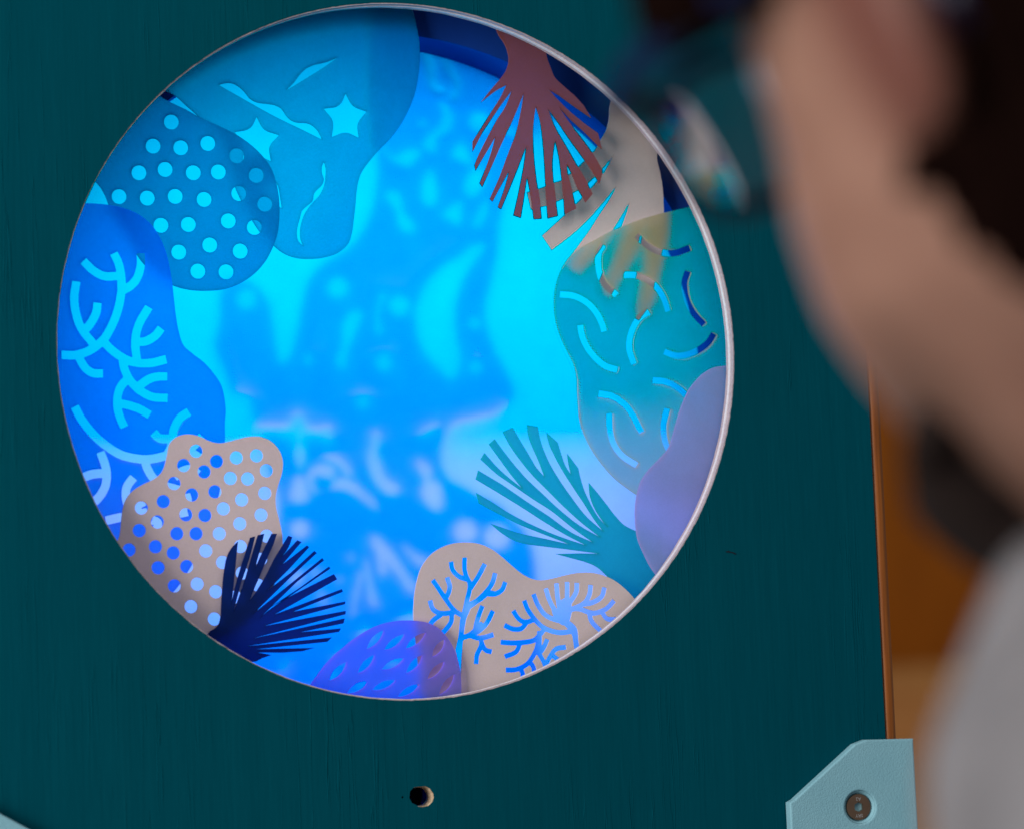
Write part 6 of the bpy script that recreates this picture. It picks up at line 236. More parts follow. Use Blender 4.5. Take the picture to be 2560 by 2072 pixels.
    'grey': (0.0245, '2138,2302 2113,2223 2107,2196 2104,2164 2102,2133 2098,2102 2091,2073 2082,2044 2072,2016 2059,1989 2044,1963 2010,1914 1993,1883 1976,1854 1957,1829 1937,1805 1915,1782 1894,1762 1827,1701 1750,1634 1719,1611 1686,1591 1665,1575 1645,1558 1623,1543 1590,1532 1556,1523 1530,1513 1478,1491 1426,1472 1399,1463 1367,1454 1301,1435 1331,1275 1391,1292 1421,1299 1478,1311 1509,1322 1603,1360 1636,1375 1667,1391 1697,1409 1728,1426 1761,1442 1795,1458 1818,1473 1840,1489 1862,1506 1888,1528 1914,1550 1985,1615 2007,1637 2028,1659 2068,1705 2089,1731 2131,1786 2085,1713 2050,1654 2031,1625 2015,1605 1998,1585 1926,1506 1889,1467 1771,1351 1748,1328 1708,1292 1580,1181 1422,1048 1510,915 1602,979 1654,1016 1704,1054 1729,1073 1781,1116 1831,1161 1856,1184 1883,1210 1909,1236 2029,1365 2071,1413 2138,1494 2098,1426 2070,1381 2036,1333 1983,1263 1899,1143 1878,1113 1856,1084 1811,1028 1599,768 1718,653 1789,717 1812,739 1830,758 1864,799 1938,891 1976,943 2037,1029 2095,1106 2151,1186 2201,1262 2256,1352 2209,1228 2192,1186 2175,1146 2161,1116 2102,998 2072,935 1957,684 1888,527 2016,453 2055,526 2083,574 2105,609 2175,712 2235,805 2253,835 2271,865 2287,896 2302,931 2316,967 2329,1004 2361,1105 2393,1216 2360,1062 2339,959 2313,802 2296,718 2276,630 2254,542 2233,462 2200,342 2300,287 2324,319 2373,381 2396,413 2415,448 2429,486 2440,525 2455,605 2465,644 2538,882 2546,909 2553,936 2560,967 2565,999 2570,1030 2574,1062 2577,1094 2578,1127 2578,1160 2574,1260 2576,1384 2573,1473 2569,1530 2561,1584 2553,1638 2535,1720 2533,1748 2535,1777 2541,1807 2545,1836 2547,1864 2549,1893 2550,1922 2548,1951 2543,1979 2530,2015 2510,2050 2487,2082 2435,2144 2403,2178 2368,2210 2295,2270 2259,2300', []),
    'red': (0.0175, '1036,2859 1047,2831 1059,2804 1073,2783 1088,2763 1101,2743 1113,2719 1123,2694 1130,2669 1136,2641 1140,2612 1139,2583 1135,2557 1127,2532 1117,2508 1105,2485 1090,2463 1056,2421 1037,2398 976,2333 863,2202 911,2240 961,2278 987,2297 1014,2315 1038,2329 1111,2366 1069,2287 1054,2261 1036,2232 1018,2205 960,2124 884,2015 778,1857 774,1766 833,1874 849,1901 867,1929 886,1956 986,2097 1029,2157 1072,2213 1156,2318 1125,2239 1114,2213 1102,2187 1085,2159 1066,2131 1026,2078 1007,2051 984,2014 962,1977 865,1806 832,1747 817,1717 786,1649 795,1598 854,1693 934,1816 989,1903 967,1829 959,1804 949,1774 927,1715 903,1656 888,1623 826,1490 850,1454 940,1632 1036,1830 1125,1998 1147,2040 1196,2144 1268,2301 1243,2172 1225,2097 1203,2013 1190,1971 1176,1929 1161,1889 1144,1850 1091,1732 1025,1574 1007,1535 989,1497 914,1350 938,1326 1003,1436 1102,1597 1074,1508 1054,1449 1027,1380 984,1277 1015,1259 1087,1411 1156,1560 1205,1671 1269,1820 1242,1672 1232,1625 1210,1531 1175,1391 1124,1204 1192,1182 1228,1352 1264,1543 1283,1430 1293,1356 1298,1309 1310,1171 1383,1175 1378,1274 1374,1341 1370,1378 1354,1488 1350,1525 1342,1623 1336,1722 1334,1845 1334,1919 1336,1956 1342,2018 1351,2080 1355,2104 1371,2179 1393,2105 1399,2080 1405,2049 1409,2017 1413,1984 1421,1878 1425,1794 1428,1710 1429,1661 1431,1464 1438,1177 1534,1200 1517,1403 1506,1521 1505,1551 1504,1615 1505,1647 1506,1679 1509,1711 1513,1744 1519,1777 1538,1874 1559,1764 1564,1736 1569,1700 1572,1663 1587,1482 1591,1413 1594,1346 1596,1215 1706,1269 1678,1416 1651,1534 1646,1564 1642,1597 1635,1663 1665,1606 1679,1577 1690,1550 1719,1468 1731,1441 1743,1417 1756,1394 1796,1324 1864,1399 1822,1493 1811,1516 1795,1546 1727,1664 1632,1836 1581,1924 1564,1953 1549,1983 1533,2018 1519,2054 1479,2162 1531,2092 1564,2045 1584,2016 1641,1927 1679,1871 1836,1655 1855,1628 1871,1601 1932,1492 1970,1604 1934,1671 1910,1715 1892,1745 1854,1805 1813,1862 1794,1887 1716,1985 1660,2058 1643,2083 1628,2106 1585,2175 1649,2105 1671,2082 1693,2059 1715,2039 1783,1981 1805,1961 1825,1942 1904,1863 1968,1802 1939,1944 1858,1999 1812,2033 1746,2085 1685,2135 1646,2170 1591,2225 1554,2264 1499,2329 1558,2297 1587,2281 1615,2262 1724,2184 1787,2142 1881,2080 1815,2191 1764,2247 1729,2283 1709,2300 1649,2351 1590,2403 1571,2421 1555,2441 1541,2469 1503,2576 1495,2601 1490,2626 1482,2676 1266,2857', []),
}
SHADE_STRIP = '-54,3177 299,3185 336,3036 347,2986 356,2936 364,2865 369,2793 372,2707 372,2657 371,2607 367,2557 361,2507 355,2471 347,2435 339,2399 329,2364 318,2328 304,2291 290,2255 274,2219 257,2184 238,2149 220,2119 201,2090 181,2061 160,2033 138,2006 116,1982 94,1959 25,1891 7,1869 -9,1845 -26,1822 -46,1805 -69,1798 -94,1810 -103,1841 -102,1883 -98,1928 -99,1968 -118,2206 -113,2447 -93,2690 -70,2933'
STENCIL_Y = 0.0607
STENCIL = ['-295,3611 -306,3607 -345,3606 -362,3600 -400,3599 -417,3593 -456,3592 -473,3586 -511,3585 -821,3517 -881,3510 -1046,3479 -1073,3478 -1090,3473 -1155,3471 -1172,3465 -1242,3463 -1259,3458 -1324,3456 -1340,3450 -1384,3449 -1400,3443 -1443,3442 -1460,3436 -1568,3428 -1839,3379 -2093,3296 -2326,3162 -2511,2988 -2655,2797 -2760,2614 -2872,2374 -2946,2183 -2963,2130 -3028,1876 -3036,1770 -3042,1754 -3050,1649 -3056,1633 -3066,1265 -3061,1250 -3064,1134 -3059,1118 -3064,966 -3059,951 -3066,673 -3072,658 -3074,569 -3080,553 -3083,459 -3088,443 -3091,355 -3096,339 -3098,282 -3103,266 -3112,151 -3117,136 -3119,89 -3124,73 -3126,26 -3131,11 -3133,-41 -3138,-57 -3140,-109 -3145,-124 -3151,-322 -3156,-337 -3162,-571 -3158,-587 -3158,-612 -3154,-628 -3142,-779 -3133,-831 -3126,-939 -3120,-960 -2980,-1331 -2829,-1558 -2638,-1781 -2442,-1960 -2219,-2118 -1742,-2366 -1616,-2418 -1558,-2425 -1516,-2436 -1489,-2431 -1414,-2413 -1392,-2403 -1329,-2356 -1266,-2287 -1219,-2224 -1102,-1996 -1055,-1932 -964,-1821 -936,-1775 -912,-1717 -910,-1691 -904,-1675 -901,-1591 -906,-1575 -904,-1507 -908,-1491 -908,-1470 -902,-1454 -899,-1380 -893,-1364 -891,-1306 -885,-1291 -882,-1201 -892,-1132 -902,-1100 -955,-988 -969,-940 -967,-840 -972,-808 -982,-781 -1021,-717 -1021,-680 -1008,-654 -984,-632 -962,-625 -941,-627 -866,-653 -790,-649 -767,-657 -752,-674 -747,-689 -741,-721 -743,-774 -724,-881 -708,-913 -686,-924 -667,-919 -645,-893 -618,-782 -617,-729 -621,-707 -614,-681 -595,-662 -584,-657 -546,-658 -519,-665 -471,-687 -428,-717 -412,-718 -395,-712 -383,-700 -369,-663 -368,-626 -378,-578 -387,-562 -409,-540 -438,-538 -477,-557 -516,-567 -575,-555 -591,-546 -612,-523 -651,-446 -679,-423 -707,-434 -731,-461 -761,-509 -797,-531 -921,-531 -937,-525 -986,-524 -1040,-534 -1067,-522 -1084,-478 -1093,-409 -1090,-330 -1106,-287 -1139,-264 -1241,-245 -1267,-230 -1287,-203 -1304,-158 -1324,-62 -1392,87 -1407,150 -1406,209 -1399,240 -1357,389 -1355,596 -1336,649 -1308,697 -1267,741 -1229,758 -1202,758 -1191,762 -1159,758 -1105,741 -1050,712 -1026,694 -965,632 -941,595 -906,515 -890,451 -883,344 -878,328 -862,163 -848,98 -850,56 -844,24 -838,11 -822,1 -789,15 -742,66 -719,108 -701,161 -675,247 -629,460 -590,615 -571,680 -541,749 -497,808 -415,886 -353,928 -205,1007 -179,1026 -96,1104 -16,1207 37,1310 56,1364 104,1581 112,1657 118,1674 125,1777 121,1885 78,2080 76,2162 67,2227 79,2554 85,2570 99,2800 105,2816 111,2958 117,2975 119,3035 125,3051 126,3079 140,3139 141,3183 148,3200 152,3331 127,3435 -14,3580 -218,3615', '2572,2970 2560,2965 2496,2964 2478,2958 2408,2951 2303,2925 2221,2896 2144,2861 2055,2809 2008,2776 1927,2706 1868,2632 1830,2565 1735,2337 1680,2193 1637,2104 1550,1991 1483,1915 1447,1865 1397,1777 1328,1612 1281,1458 1239,1255 1237,1222 1231,1206 1228,1140 1222,1124 1220,1075 1214,1058 1213,1031 1191,927 1150,764 1088,579 1080,541 1078,497 1072,481 1073,378 1097,253 1138,133 1164,79 1230,-36 1302,-199 1313,-243 1309,-303 1283,-348 1230,-397 1184,-427 1132,-454 1053,-476 1002,-480 878,-506 855,-506 799,-517 728,-550 694,-587 658,-651 633,-715 613,-790 609,-887 619,-941 644,-1000 670,-1038 716,-1073 831,-1126 939,-1195 1066,-1248 1128,-1283 1159,-1308 1194,-1349 1356,-1509 1376,-1536 1407,-1602 1432,-1689 1446,-1781 1448,-1861 1453,-1878 1451,-1926 1456,-1942 1454,-1980 1463,-2050 1461,-2093 1466,-2109 1462,-2190 1467,-2206 1440,-2731 1433,-2747 1430,-2827 1424,-2843 1422,-2886 1415,-2902 1414,-2944 1407,-2960 1405,-3019 1399,-3035 1396,-3099 1391,-3109 1395,-3125 1391,-3221 1396,-3238 1395,-3259 1426,-3390 1668,-3636 1679,-3641 1803,-3647 1820,-3653 1944,-3658 1961,-3664 2091,-3672 2598,-3555 3110,-3348 3546,-3115 3604,-3066 3671,-2997 4004,-2685 4028,-2653 4300,-2083 4356,-1825 4357,-1802 4364,-1786 4365,-1764 4372,-1747 4373,-1725 4380,-1709 4381,-1687 4396,-1637 4429,-1461 4443,-1411 4451,-1250 4458,-1233 4473,-939 4480,-922 4498,-583 4493,-566 4499,-443 4494,-426 4500,-309 4495,-292 4501,-170 4496,-153 4503,-30 4497,-13 4503,93 4498,110 4503,205 4498,222 4503,441 4498,458 4501,519 4496,536 4498,581 4493,598 4496,649 4490,665 4493,716 4488,733 4490,778 4485,795 4485,913 4480,930 4482,963 4414,1430 4274,1852 4014,2250 3779,2481 3539,2673 3274,2831 3003,2933 2951,2945 2880,2949 2863,2954 2793,2958 2689,2973', '565,2788 557,2781 557,2759 597,2694 607,2666 627,2541 641,2486 652,2464 669,2447 703,2435 736,2436 776,2448 795,2467 791,2478 711,2491 687,2514 672,2547 672,2585 685,2629 686,2651 675,2700 660,2733 637,2763 599,2788', '765,2730 762,2718 773,2680 804,2615 819,2593 865,2547 877,2523 881,2495 874,2462 816,2396 819,2378 841,2367 857,2367 881,2383 895,2413 916,2485 916,2534 905,2558 860,2605 825,2689 804,2715 782,2731', '739,2348 731,2340 729,2312 743,2258 741,2192 727,2148 710,2121 666,2079 586,2018 560,1982 558,1960 569,1928 609,1899 642,1896 671,1910 675,1934 666,1962 665,1983 685,2027 710,2051 767,2070 796,2088 809,2105 828,2144 830,2171 836,2188 826,2248 785,2324 761,2347 744,2351', '1073,2258 1044,2247 1014,2223 995,2184 993,2151 999,2129 1027,2095 1060,2079 1100,2079 1134,2091 1159,2115 1178,2148 1181,2187 1175,2208 1146,2243 1107,2259', '553,2186 528,2167 527,2140 539,2128 567,2128 581,2141 587,2157 575,2180 564,2186', '1340,2124 1322,2108 1320,2100 1332,2076 1354,2054 1393,2038 1423,2046 1434,2069 1418,2099 1379,2119', '905,1994 808,1870 808,1859 998,1783 1014,1782 917,1992 910,1997', '176,1952 179,1924 200,1886 255,1824 282,1809 331,1796 391,1760 414,1761 434,1774 463,1818 518,1865 530,1895 521,1911 509,1918 459,1919 408,1906 323,1864 295,1857 267,1857 250,1863 234,1879 206,1940 193,1953', '1036,1753 983,1713 940,1647 921,1587 919,1576 929,1527 958,1498 1009,1499 1044,1525 1087,1583 1106,1621 1120,1670 1110,1725 1086,1748 1058,1755', '603,1739 578,1715 547,1650 526,1568 522,1470 535,1436 568,1414 601,1408 642,1427 661,1465 666,1563 642,1710 622,1737', '222,1540 199,1530 185,1506 195,1479 250,1411 272,1371 303,1230 323,1192 369,1168 396,1168 436,1180 454,1209 440,1241 364,1326 341,1366 335,1393 337,1436 327,1501 304,1526 288,1535 266,1542', '1121,1486 1107,1468 985,1227 986,1221 1031,1211 1037,1214 1129,1353 1132,1408 1127,1424 1129,1468', '895,1468 694,1335 696,1329 731,1306 857,1228 863,1228 872,1243 873,1281 880,1297 881,1336 887,1352 889,1390 903,1461 900,1468', '1042,1071 1002,1060 968,1043 846,947 703,874 651,837 579,770 527,705 486,634 455,559 436,494 433,467 427,451 422,310 437,229 456,165 482,110 544,24 609,-42 675,-120 708,-141 741,-141 770,-125 783,-108 808,-49 823,11 820,92 801,179 793,244 791,330 786,347 792,493 813,590 857,710 918,813 973,897 1018,949 1061,991 1087,1020 1099,1042 1099,1053 1082,1071', '-293,767 -332,751 -354,730 -374,690 -376,668 -360,626 -342,607 -316,592 -288,588 -244,597 -216,618 -197,652 -194,700 -205,727 -228,750 -249,761 -276,768', '-1129,666 -1157,655 -1186,627 -1198,606 -1205,579 -1200,548 -1180,516 -1157,498 -1135,491 -1092,492 -1057,510 -1035,536 -1023,574 -1027,606 -1041,632 -1075,661 -1097,667', '115,631 102,614 90,576 55,431 52,350 46,334 45,291 52,267 68,257 104,269 115,280 122,296 116,323 88,388 84,420 104,506 154,587 156,603 150,619 137,631', '253,604 228,592 194,560 181,511 191,473 222,441 257,427 290,428 321,440 353,471 368,521 358,559 327,592 297,605', '-117,476 -155,465 -195,439 -214,416 -243,362 -256,325 -262,180 -276,137 -320,52 -328,20 -313,-18 -278,-41 -262,-42 -245,-35 -232,-8 -224,24 -223,56 -208,115 -157,222 -112,335 -67,426 -67,458 -89,476', '965,407 936,396 922,384 909,351 915,330 933,311 966,300 989,306 1009,324 1022,356 1016,378 1003,392 987,401', '-580,87 -608,67 -615,43 -605,17 -599,10 -583,3 -555,4 -531,27 -530,64 -558,87', '100,82 76,70 48,44 40,22 39,1 45,-21 76,-53 100,-61 122,-62 145,-55 179,-24 188,0 189,21 178,48 155,71 128,83', '949,17 932,7 913,-12 905,-28 905,-55 923,-84 950,-96 984,-95 1001,-86 1020,-61 1022,-18 1007,4 983,16', '-106,-270 -130,-282 -147,-298 -159,-330 -154,-356 -132,-385 -105,-397 -77,-396 -58,-390 -36,-368 -24,-336 -28,-310 -51,-281 -78,-269', '564,-541 485,-572 449,-594 409,-631 401,-653 404,-660 420,-671 448,-666 564,-607 592,-580 598,-559 586,-541', '-2,-598 -17,-625 -33,-727 -62,-801 -69,-854 -60,-924 -45,-972 -20,-1031 26,-1096 98,-1158 125,-1170 163,-1170 188,-1158 214,-1134 217,-1105 189,-1082 116,-1050 87,-1019 70,-985 25,-824 28,-776 57,-712 58,-669 53,-637 41,-613 25,-598', '-453,-793 -470,-803 -475,-816 -460,-835 -406,-858 -319,-919 -300,-939 -270,-989 -258,-1002 -242,-1002 -228,-990 -217,-964 -222,-937 -236,-916 -312,-832 -366,-800 -398,-793', '391,-860 376,-883 381,-915 412,-991 436,-1023 447,-1050 410,-1146 420,-1194 443,-1234 485,-1284 517,-1310 539,-1321 567,-1322 590,-1307 605,-1278 608,-1198 603,-1182 603,-1150 588,-1096 579,-1079 560,-1061 511,-1048 493,-1035 494,-1024 521,-977 516,-955 507,-939 424,-866 407,-859', '-467,-889 -500,-894 -561,-914 -597,-941 -613,-968 -621,-994 -622,-1047 -612,-1084 -579,-1125 -552,-1140 -531,-1140 -528,-1123 -562,-1075 -572,-1037 -554,-995 -541,-982 -519,-973 -503,-979 -479,-1002 -455,-1014 -434,-1016 -401,-1005 -371,-977 -366,-961 -370,-945 -379,-929 -402,-905 -445,-889', '-704,-970 -721,-982 -728,-992 -749,-1071 -776,-1124 -789,-1171 -783,-1192 -766,-1210 -724,-1228 -680,-1229 -647,-1218 -624,-1201 -613,-1174 -615,-1148 -644,-1078 -660,-1014 -676,-982 -682,-975', '-314,-1014 -341,-1019 -363,-1029 -394,-1051 -412,-1083 -411,-1093 -401,-1109 -290,-1114 -263,-1121 -220,-1143 -113,-1214 -28,-1283 -6,-1294 0,-1293 5,-1282 2,-1261 -25,-1210 -126,-1133 -184,-1068 -211,-1048 -243,-1031 -276,-1020', '791,-1409 752,-1425 723,-1450 709,-1473 701,-1516 712,-1554 734,-1584 756,-1599 805,-1612 851,-1601 888,-1574 911,-1531 913,-1499 897,-1456 871,-1429 830,-1410', '-724,-1382 -742,-1389 -770,-1415 -782,-1441 -782,-1467 -772,-1494 -750,-1517 -723,-1529 -685,-1529 -661,-1517 -645,-1502 -627,-1460 -632,-1433 -643,-1410 -659,-1394 -686,-1382', '1097,-1453 1057,-1463 1020,-1486 991,-1528 983,-1565 989,-1598 999,-1619 1022,-1649 1060,-1671 1104,-1678 1133,-1672 1167,-1657 1187,-1640 1210,-1603 1218,-1565 1213,-1533 1185,-1486 1141,-1460', '-42,-1523 -54,-1531 -63,-1557 -47,-1616 -37,-1638 4,-1687 5,-1692 1,-1694 -10,-1693 -19,-1718 0,-1782 -2,-1841 5,-1864 21,-1875 43,-1875 63,-1863 75,-1842 69,-1810 29,-1719 27,-1714 33,-1713 83,-1763 191,-1897 266,-2023 290,-2046 320,-2040 331,-2030 344,-2004 344,-1977 332,-1959 279,-1903 152,-1722 104,-1646 -2,-1538 -31,-1523', '224,-1613 222,-1628 233,-1652 300,-1720 331,-1764 363,-1797 393,-1811 426,-1800 443,-1785 451,-1772 453,-1756 442,-1740 407,-1727 385,-1724 347,-1707 248,-1623', '-262,-1695 -275,-1706 -275,-1722 -269,-1734 -258,-1740 -247,-1740 -229,-1729 -228,-1708 -240,-1695', '-126,-1722 -131,-1774 -109,-1928 -111,-1970 -106,-1986 -112,-2013 -108,-2029 -108,-2071 -84,-2125 -55,-2154 -33,-2155 -24,-2148 -23,-2121 -48,-2004 -79,-1886 -94,-1769 -110,-1730', '982,-1794 964,-1806 963,-1828 972,-1849 1002,-1868 1020,-1856 1026,-1845 1034,-1824 1033,-1813 1027,-1796 994,-1791', '-598,-1808 -612,-1825 -612,-1846 -606,-1857 -589,-1865 -567,-1865 -549,-1842 -553,-1821 -565,-1809 -581,-1805', '-733,-1815 -758,-1827 -792,-1857 -808,-1883 -809,-1915 -786,-1938 -759,-1942 -738,-1934 -704,-1904 -691,-1881 -689,-1849 -695,-1833 -707,-1821', '-163,-1835 -182,-1847 -194,-1878 -210,-1947 -237,-2015 -251,-2062 -266,-2188 -261,-2215 -249,-2226 -241,-2221 -235,-2205 -218,-2100 -196,-2037 -168,-1932 -146,-1874 -146,-1853 -153,-1840', '1080,-1867 1062,-1873 1054,-1910 1071,-1944 1099,-1956 1123,-1939 1136,-1902 1124,-1874 1097,-1863', '650,-1898 627,-1908 614,-1920 613,-1952 622,-1969 640,-1987 657,-1994 674,-1993 693,-1970 695,-1922 677,-1900', '-367,-1888 -380,-1900 -380,-1916 -368,-1928 -352,-1928 -339,-1917 -339,-1901 -351,-1888', '-534,-1984 -541,-1990 -548,-2017 -544,-2070 -534,-2096 -511,-2121 -501,-2126 -490,-2125 -482,-2113 -500,-2065 -511,-2007 -523,-1988', '481,-2091 452,-2103 445,-2134 466,-2172 494,-2186 511,-2180 524,-2169 537,-2132 525,-2104 498,-2092', '819,-2101 802,-2105 779,-2126 752,-2180 751,-2202 760,-2229 764,-2271 732,-2345 740,-2377 758,-2389 772,-2378 783,-2363 800,-2278 817,-2246 862,-2194 881,-2163 875,-2136 852,-2111 830,-2101', '317,-2204 256,-2213 189,-2237 169,-2254 159,-2270 157,-2280 164,-2302 197,-2325 251,-2339 284,-2340 334,-2324 370,-2292 388,-2260 390,-2239 385,-2228 366,-2210 339,-2203', '885,-2263 866,-2280 864,-2296 870,-2328 890,-2371 905,-2393 934,-2422 962,-2434 984,-2434 1002,-2423 1015,-2402 1016,-2386 1006,-2353 975,-2310 942,-2282 902,-2263', '-154,-2312 -172,-2318 -198,-2341 -208,-2375 -202,-2396 -176,-2424 -153,-2432 -136,-2433 -108,-2422 -90,-2405 -83,-2389 -81,-2358 -89,-2340 -105,-2324 -126,-2313', '716,-2466 670,-2497 662,-2514 643,-2566 639,-2656 655,-2710 664,-2726 693,-2750 726,-2763 749,-2757 785,-2736 802,-2715 828,-2652 831,-2567 816,-2508 804,-2494 771,-2467', '-384,-2495 -413,-2516 -420,-2537 -420,-2548 -410,-2569 -398,-2582 -382,-2588 -354,-2588 -330,-2572 -319,-2546 -318,-2535 -328,-2514 -340,-2501 -356,-2494', '94,-2563 64,-2585 57,-2600 57,-2627 69,-2646 85,-2655 124,-2657 140,-2648 154,-2630 155,-2598 132,-2569 116,-2562', '-845,-2548 -925,-2620 -932,-2641 -931,-2662 -927,-2678 -910,-2696 -887,-2695 -869,-2664 -849,-2612 -823,-2571 -824,-2550', '-456,-2692 -473,-2703 -486,-2719 -487,-2756 -470,-2775 -454,-2785 -427,-2786 -397,-2764 -390,-2749 -390,-2728 -400,-2712 -418,-2694', '-575,-2699 -592,-2708 -610,-2725 -612,-2762 -600,-2781 -584,-2791 -546,-2792 -530,-2783 -516,-2760 -515,-2734 -538,-2705 -554,-2698', '-193,-2786 -222,-2807 -230,-2828 -229,-2844 -207,-2872 -191,-2879 -164,-2879 -147,-2870 -134,-2852 -132,-2816 -139,-2803 -160,-2787']

# ------------------------------------------------------------------ the board with its round window
R = 0.15; T = 0.0095
board = empty("display_board", (0.2, 0, -0.3))
def inv(o): o.matrix_parent_inverse = board.matrix_world.inverted() if o.parent is board else Matrix()
bpy.context.view_layer.update()
rim = circle(0, 0, R, 600, 0.00024, 75)
drill = [(-0.0056, -0.1909), (-0.0052, -0.1882), (-0.0036, -0.1866), (-0.0010, -0.18625), (0.0020, -0.1863), (0.0036, -0.1872), (0.0051, -0.1893), (0.0054, -0.1912), (0.0047, -0.1930), (0.0030, -0.1946), (0.0004, -0.1951), (-0.0016, -0.1949), (-0.0026, -0.1940), (-0.0044, -0.1932)]
pin = circle(-0.0085, -0.1905, 0.0005, 8)
panel = plate("panel", 0.0, [[(-0.9, -0.75), (0.2128, -0.75), (0.2128, 0.75), (-0.9, 0.75)], rim, drill, pin], T, M['board'], board, 'BOTH')
inv(panel)
for i, (a, b_, k, dr) in enumerate(((0.0004, 0.0036, 'ply_dark', 0.0002), (0.0036, 0.0058, 'ply_pale', 0.0005), (0.0058, 0.0095, 'ply_dark', 0.0001))):
    inv(ring_band("ply_layer", R - dr - 0.0003, R + 0.004, a, b_, M[k], board, 420, 0.00018, 3.1 * i))
# raw wood showing round the drilled hole
bm = bmesh.new(); n = len(drill); rows = []
cx, cz = -0.0002, -0.1907
for (x, z) in drill:
    dx, dz = x - cx, z - cz
    rows.append([bm.verts.new((cx + dx * f, y, cz + dz * f)) for f, y in ((0.985, 0.0006), (0.90, 0.0045), (0.88, 0.0094))])
for i in range(n):
    A, B = rows[i], rows[(i + 1) % n]
    for k in range(2): bm.faces.new((A[k], A[k + 1], B[k + 1], B[k]))
inv(from_bm("drilled_hole_lining", bm, M['raw'], board))
# edge moulding along the right side, half round
bm = bmesh.new(); prof = []
for i in range(13):
    a = math.pi * i / 12
    prof.append((0.2157 - 0.0027 * math.cos(a), 0.002 - 0.0022 * math.sin(a)))
prof += [(0.2184, 0.034), (0.2130, 0.034)]
lo = [bm.verts.new((x, y, -0.75)) for x, y in prof]; hi = [bm.verts.new((x, y, 0.75)) for x, y in prof]
for i in range(len(prof)):
    j = (i + 1) % len(prof); bm.faces.new((lo[i], lo[j], hi[j], hi[i]))
bmesh.ops.recalc_face_normals(bm, faces=bm.faces)
strip = from_bm("edge_moulding", bm, M['strip'], board, True); inv(strip)
# a chip in the paint right of the window, a scratch at the rim
bm = bmesh.new()
pts = [(0.1416, -0.0902), (0.1430, -0.0899), (0.1440, -0.0904), (0.1452, -0.0906), (0.1468, -0.0914), (0.1460, -0.0916), (0.1448, -0.0910), (0.1434, -0.0907), (0.1420, -0.0906)]
f0 = [bm.verts.new((x, -0.00012, z)) for x, z in pts]; f1 = [bm.verts.new((x, 0.0006, z)) for x, z in pts]
bm.faces.new(f0[::-1])
for i in range(len(pts)): bm.faces.new((f0[i], f1[i], f1[(i + 1) % len(pts)], f0[(i + 1) % len(pts)]))
inv(from_bm("paint_chip", bm, M['dark'], board))
inv(plate("backing_panel", 0.0300, [[(-0.9, -0.75), (0.2126, -0.75), (0.2126, 0.75), (-0.9, 0.75)], circle(0, -0.012, 0.1550, 180), circle(-0.0002, -0.1907, 0.009, 24)], 0.003, M['wall_blue'], board, 'BOTH'))
inv(plate('hole_shade_disc', 0.0325, [circle(-0.0002, -0.1907, 0.03, 24)], 0.004, M['dark'], board, 'BOTH'))  # black disc added to stand for the shade inside the drilled hole
tag(board, "teal painted plywood board with a big round window cut through it", "board")

# ------------------------------------------------------------------ light box behind the window
lb = empty("light_box", (0, 0.1, -0.16)); bpy.context.view_layer.update()
def lbp(o): o.parent = lb; o.matrix_parent_inverse = lb.matrix_world.inverted(); return o
lining = ring_band("box_lining", 0.1552, 0.163, 0.0332, 0.1000, M['wall_blue'], None, 180)
lining.data.transform(Matrix.Translation((0, 0, -0.012))); lbp(lining)
lbp(plate("box_back", 0.1005, [circle(0, -0.012, 0.163, 96)], 0.003, M['wall_blue'], None, 'BOTH'))
# rows of LED strips, cyan above, paler violet blue below, deep blue at the foot (a blue LED lies outside sRGB: its red part is negative)
LED = [(-1.1, 0.58, 1.2), (-1.1, 0.64, 1.25), (-1.1, 0.70, 1.25), (-1.1, 0.72, 1.25), (-1.1, 0.71, 1.25), (-1.0, 0.65, 1.25), (-0.4, 0.56, 1.3),
       (0.30, 0.49, 1.35), (0.31, 0.49, 1.4), (0.30, 0.49, 1.45), (0.26, 0.46, 1.45), (-0.15, 0.36, 1.45), (-0.8, 0.22, 1.3)]
for i, c in enumerate(LED):
    zc = 0.1400 - 0.0250 * i
    hw = math.sqrt(max(0.0004, 0.154 ** 2 - (zc + 0.012) ** 2)) - 0.004
    bm = bmesh.new(); box_bm(bm, -hw, hw, 0.086, 0.090, zc - 0.0124, zc + 0.0124); bmesh.ops.recalc_face_normals(bm, faces=bm.faces)
    m = bpy.data.materials.new("led_glow"); m.use_nodes = True; nt = m.node_tree; nt.nodes.remove(nt.nodes['Principled BSDF'])
    em = nt.nodes.new('ShaderNodeEmission'); cx = nt.nodes.new('ShaderNodeCombineXYZ')
    for j in range(3): cx.inputs[j].default_value = c[j]
    nt.links.new(cx.outputs[0], em.inputs[0]); em.inputs[1].default_value = 1.25
    nt.links.new(em.outputs[0], nt.nodes['Material Output'].inputs[0])
    lbp(from_bm("led_strip", bm, m))
tag(lb, "deep blue lined light box glowing behind the round window", "light box")
scr = plate("diffuser_screen", 0.058, [circle(0, -0.012, 0.1549, 180)], 0.0006, M['screen'])
tag(scr, "frosted screen glowing blue and cyan at the back of the round window", "screen")
st = plate("silhouette_stencil", STENCIL_Y, [circle(0, -0.012, 0.1546, 180)] + [dec(s) for s in STENCIL], 0.0003, M['stencil'])
tag(st, "blurred blue silhouettes of sea creatures behind the glowing screen", "stencil")

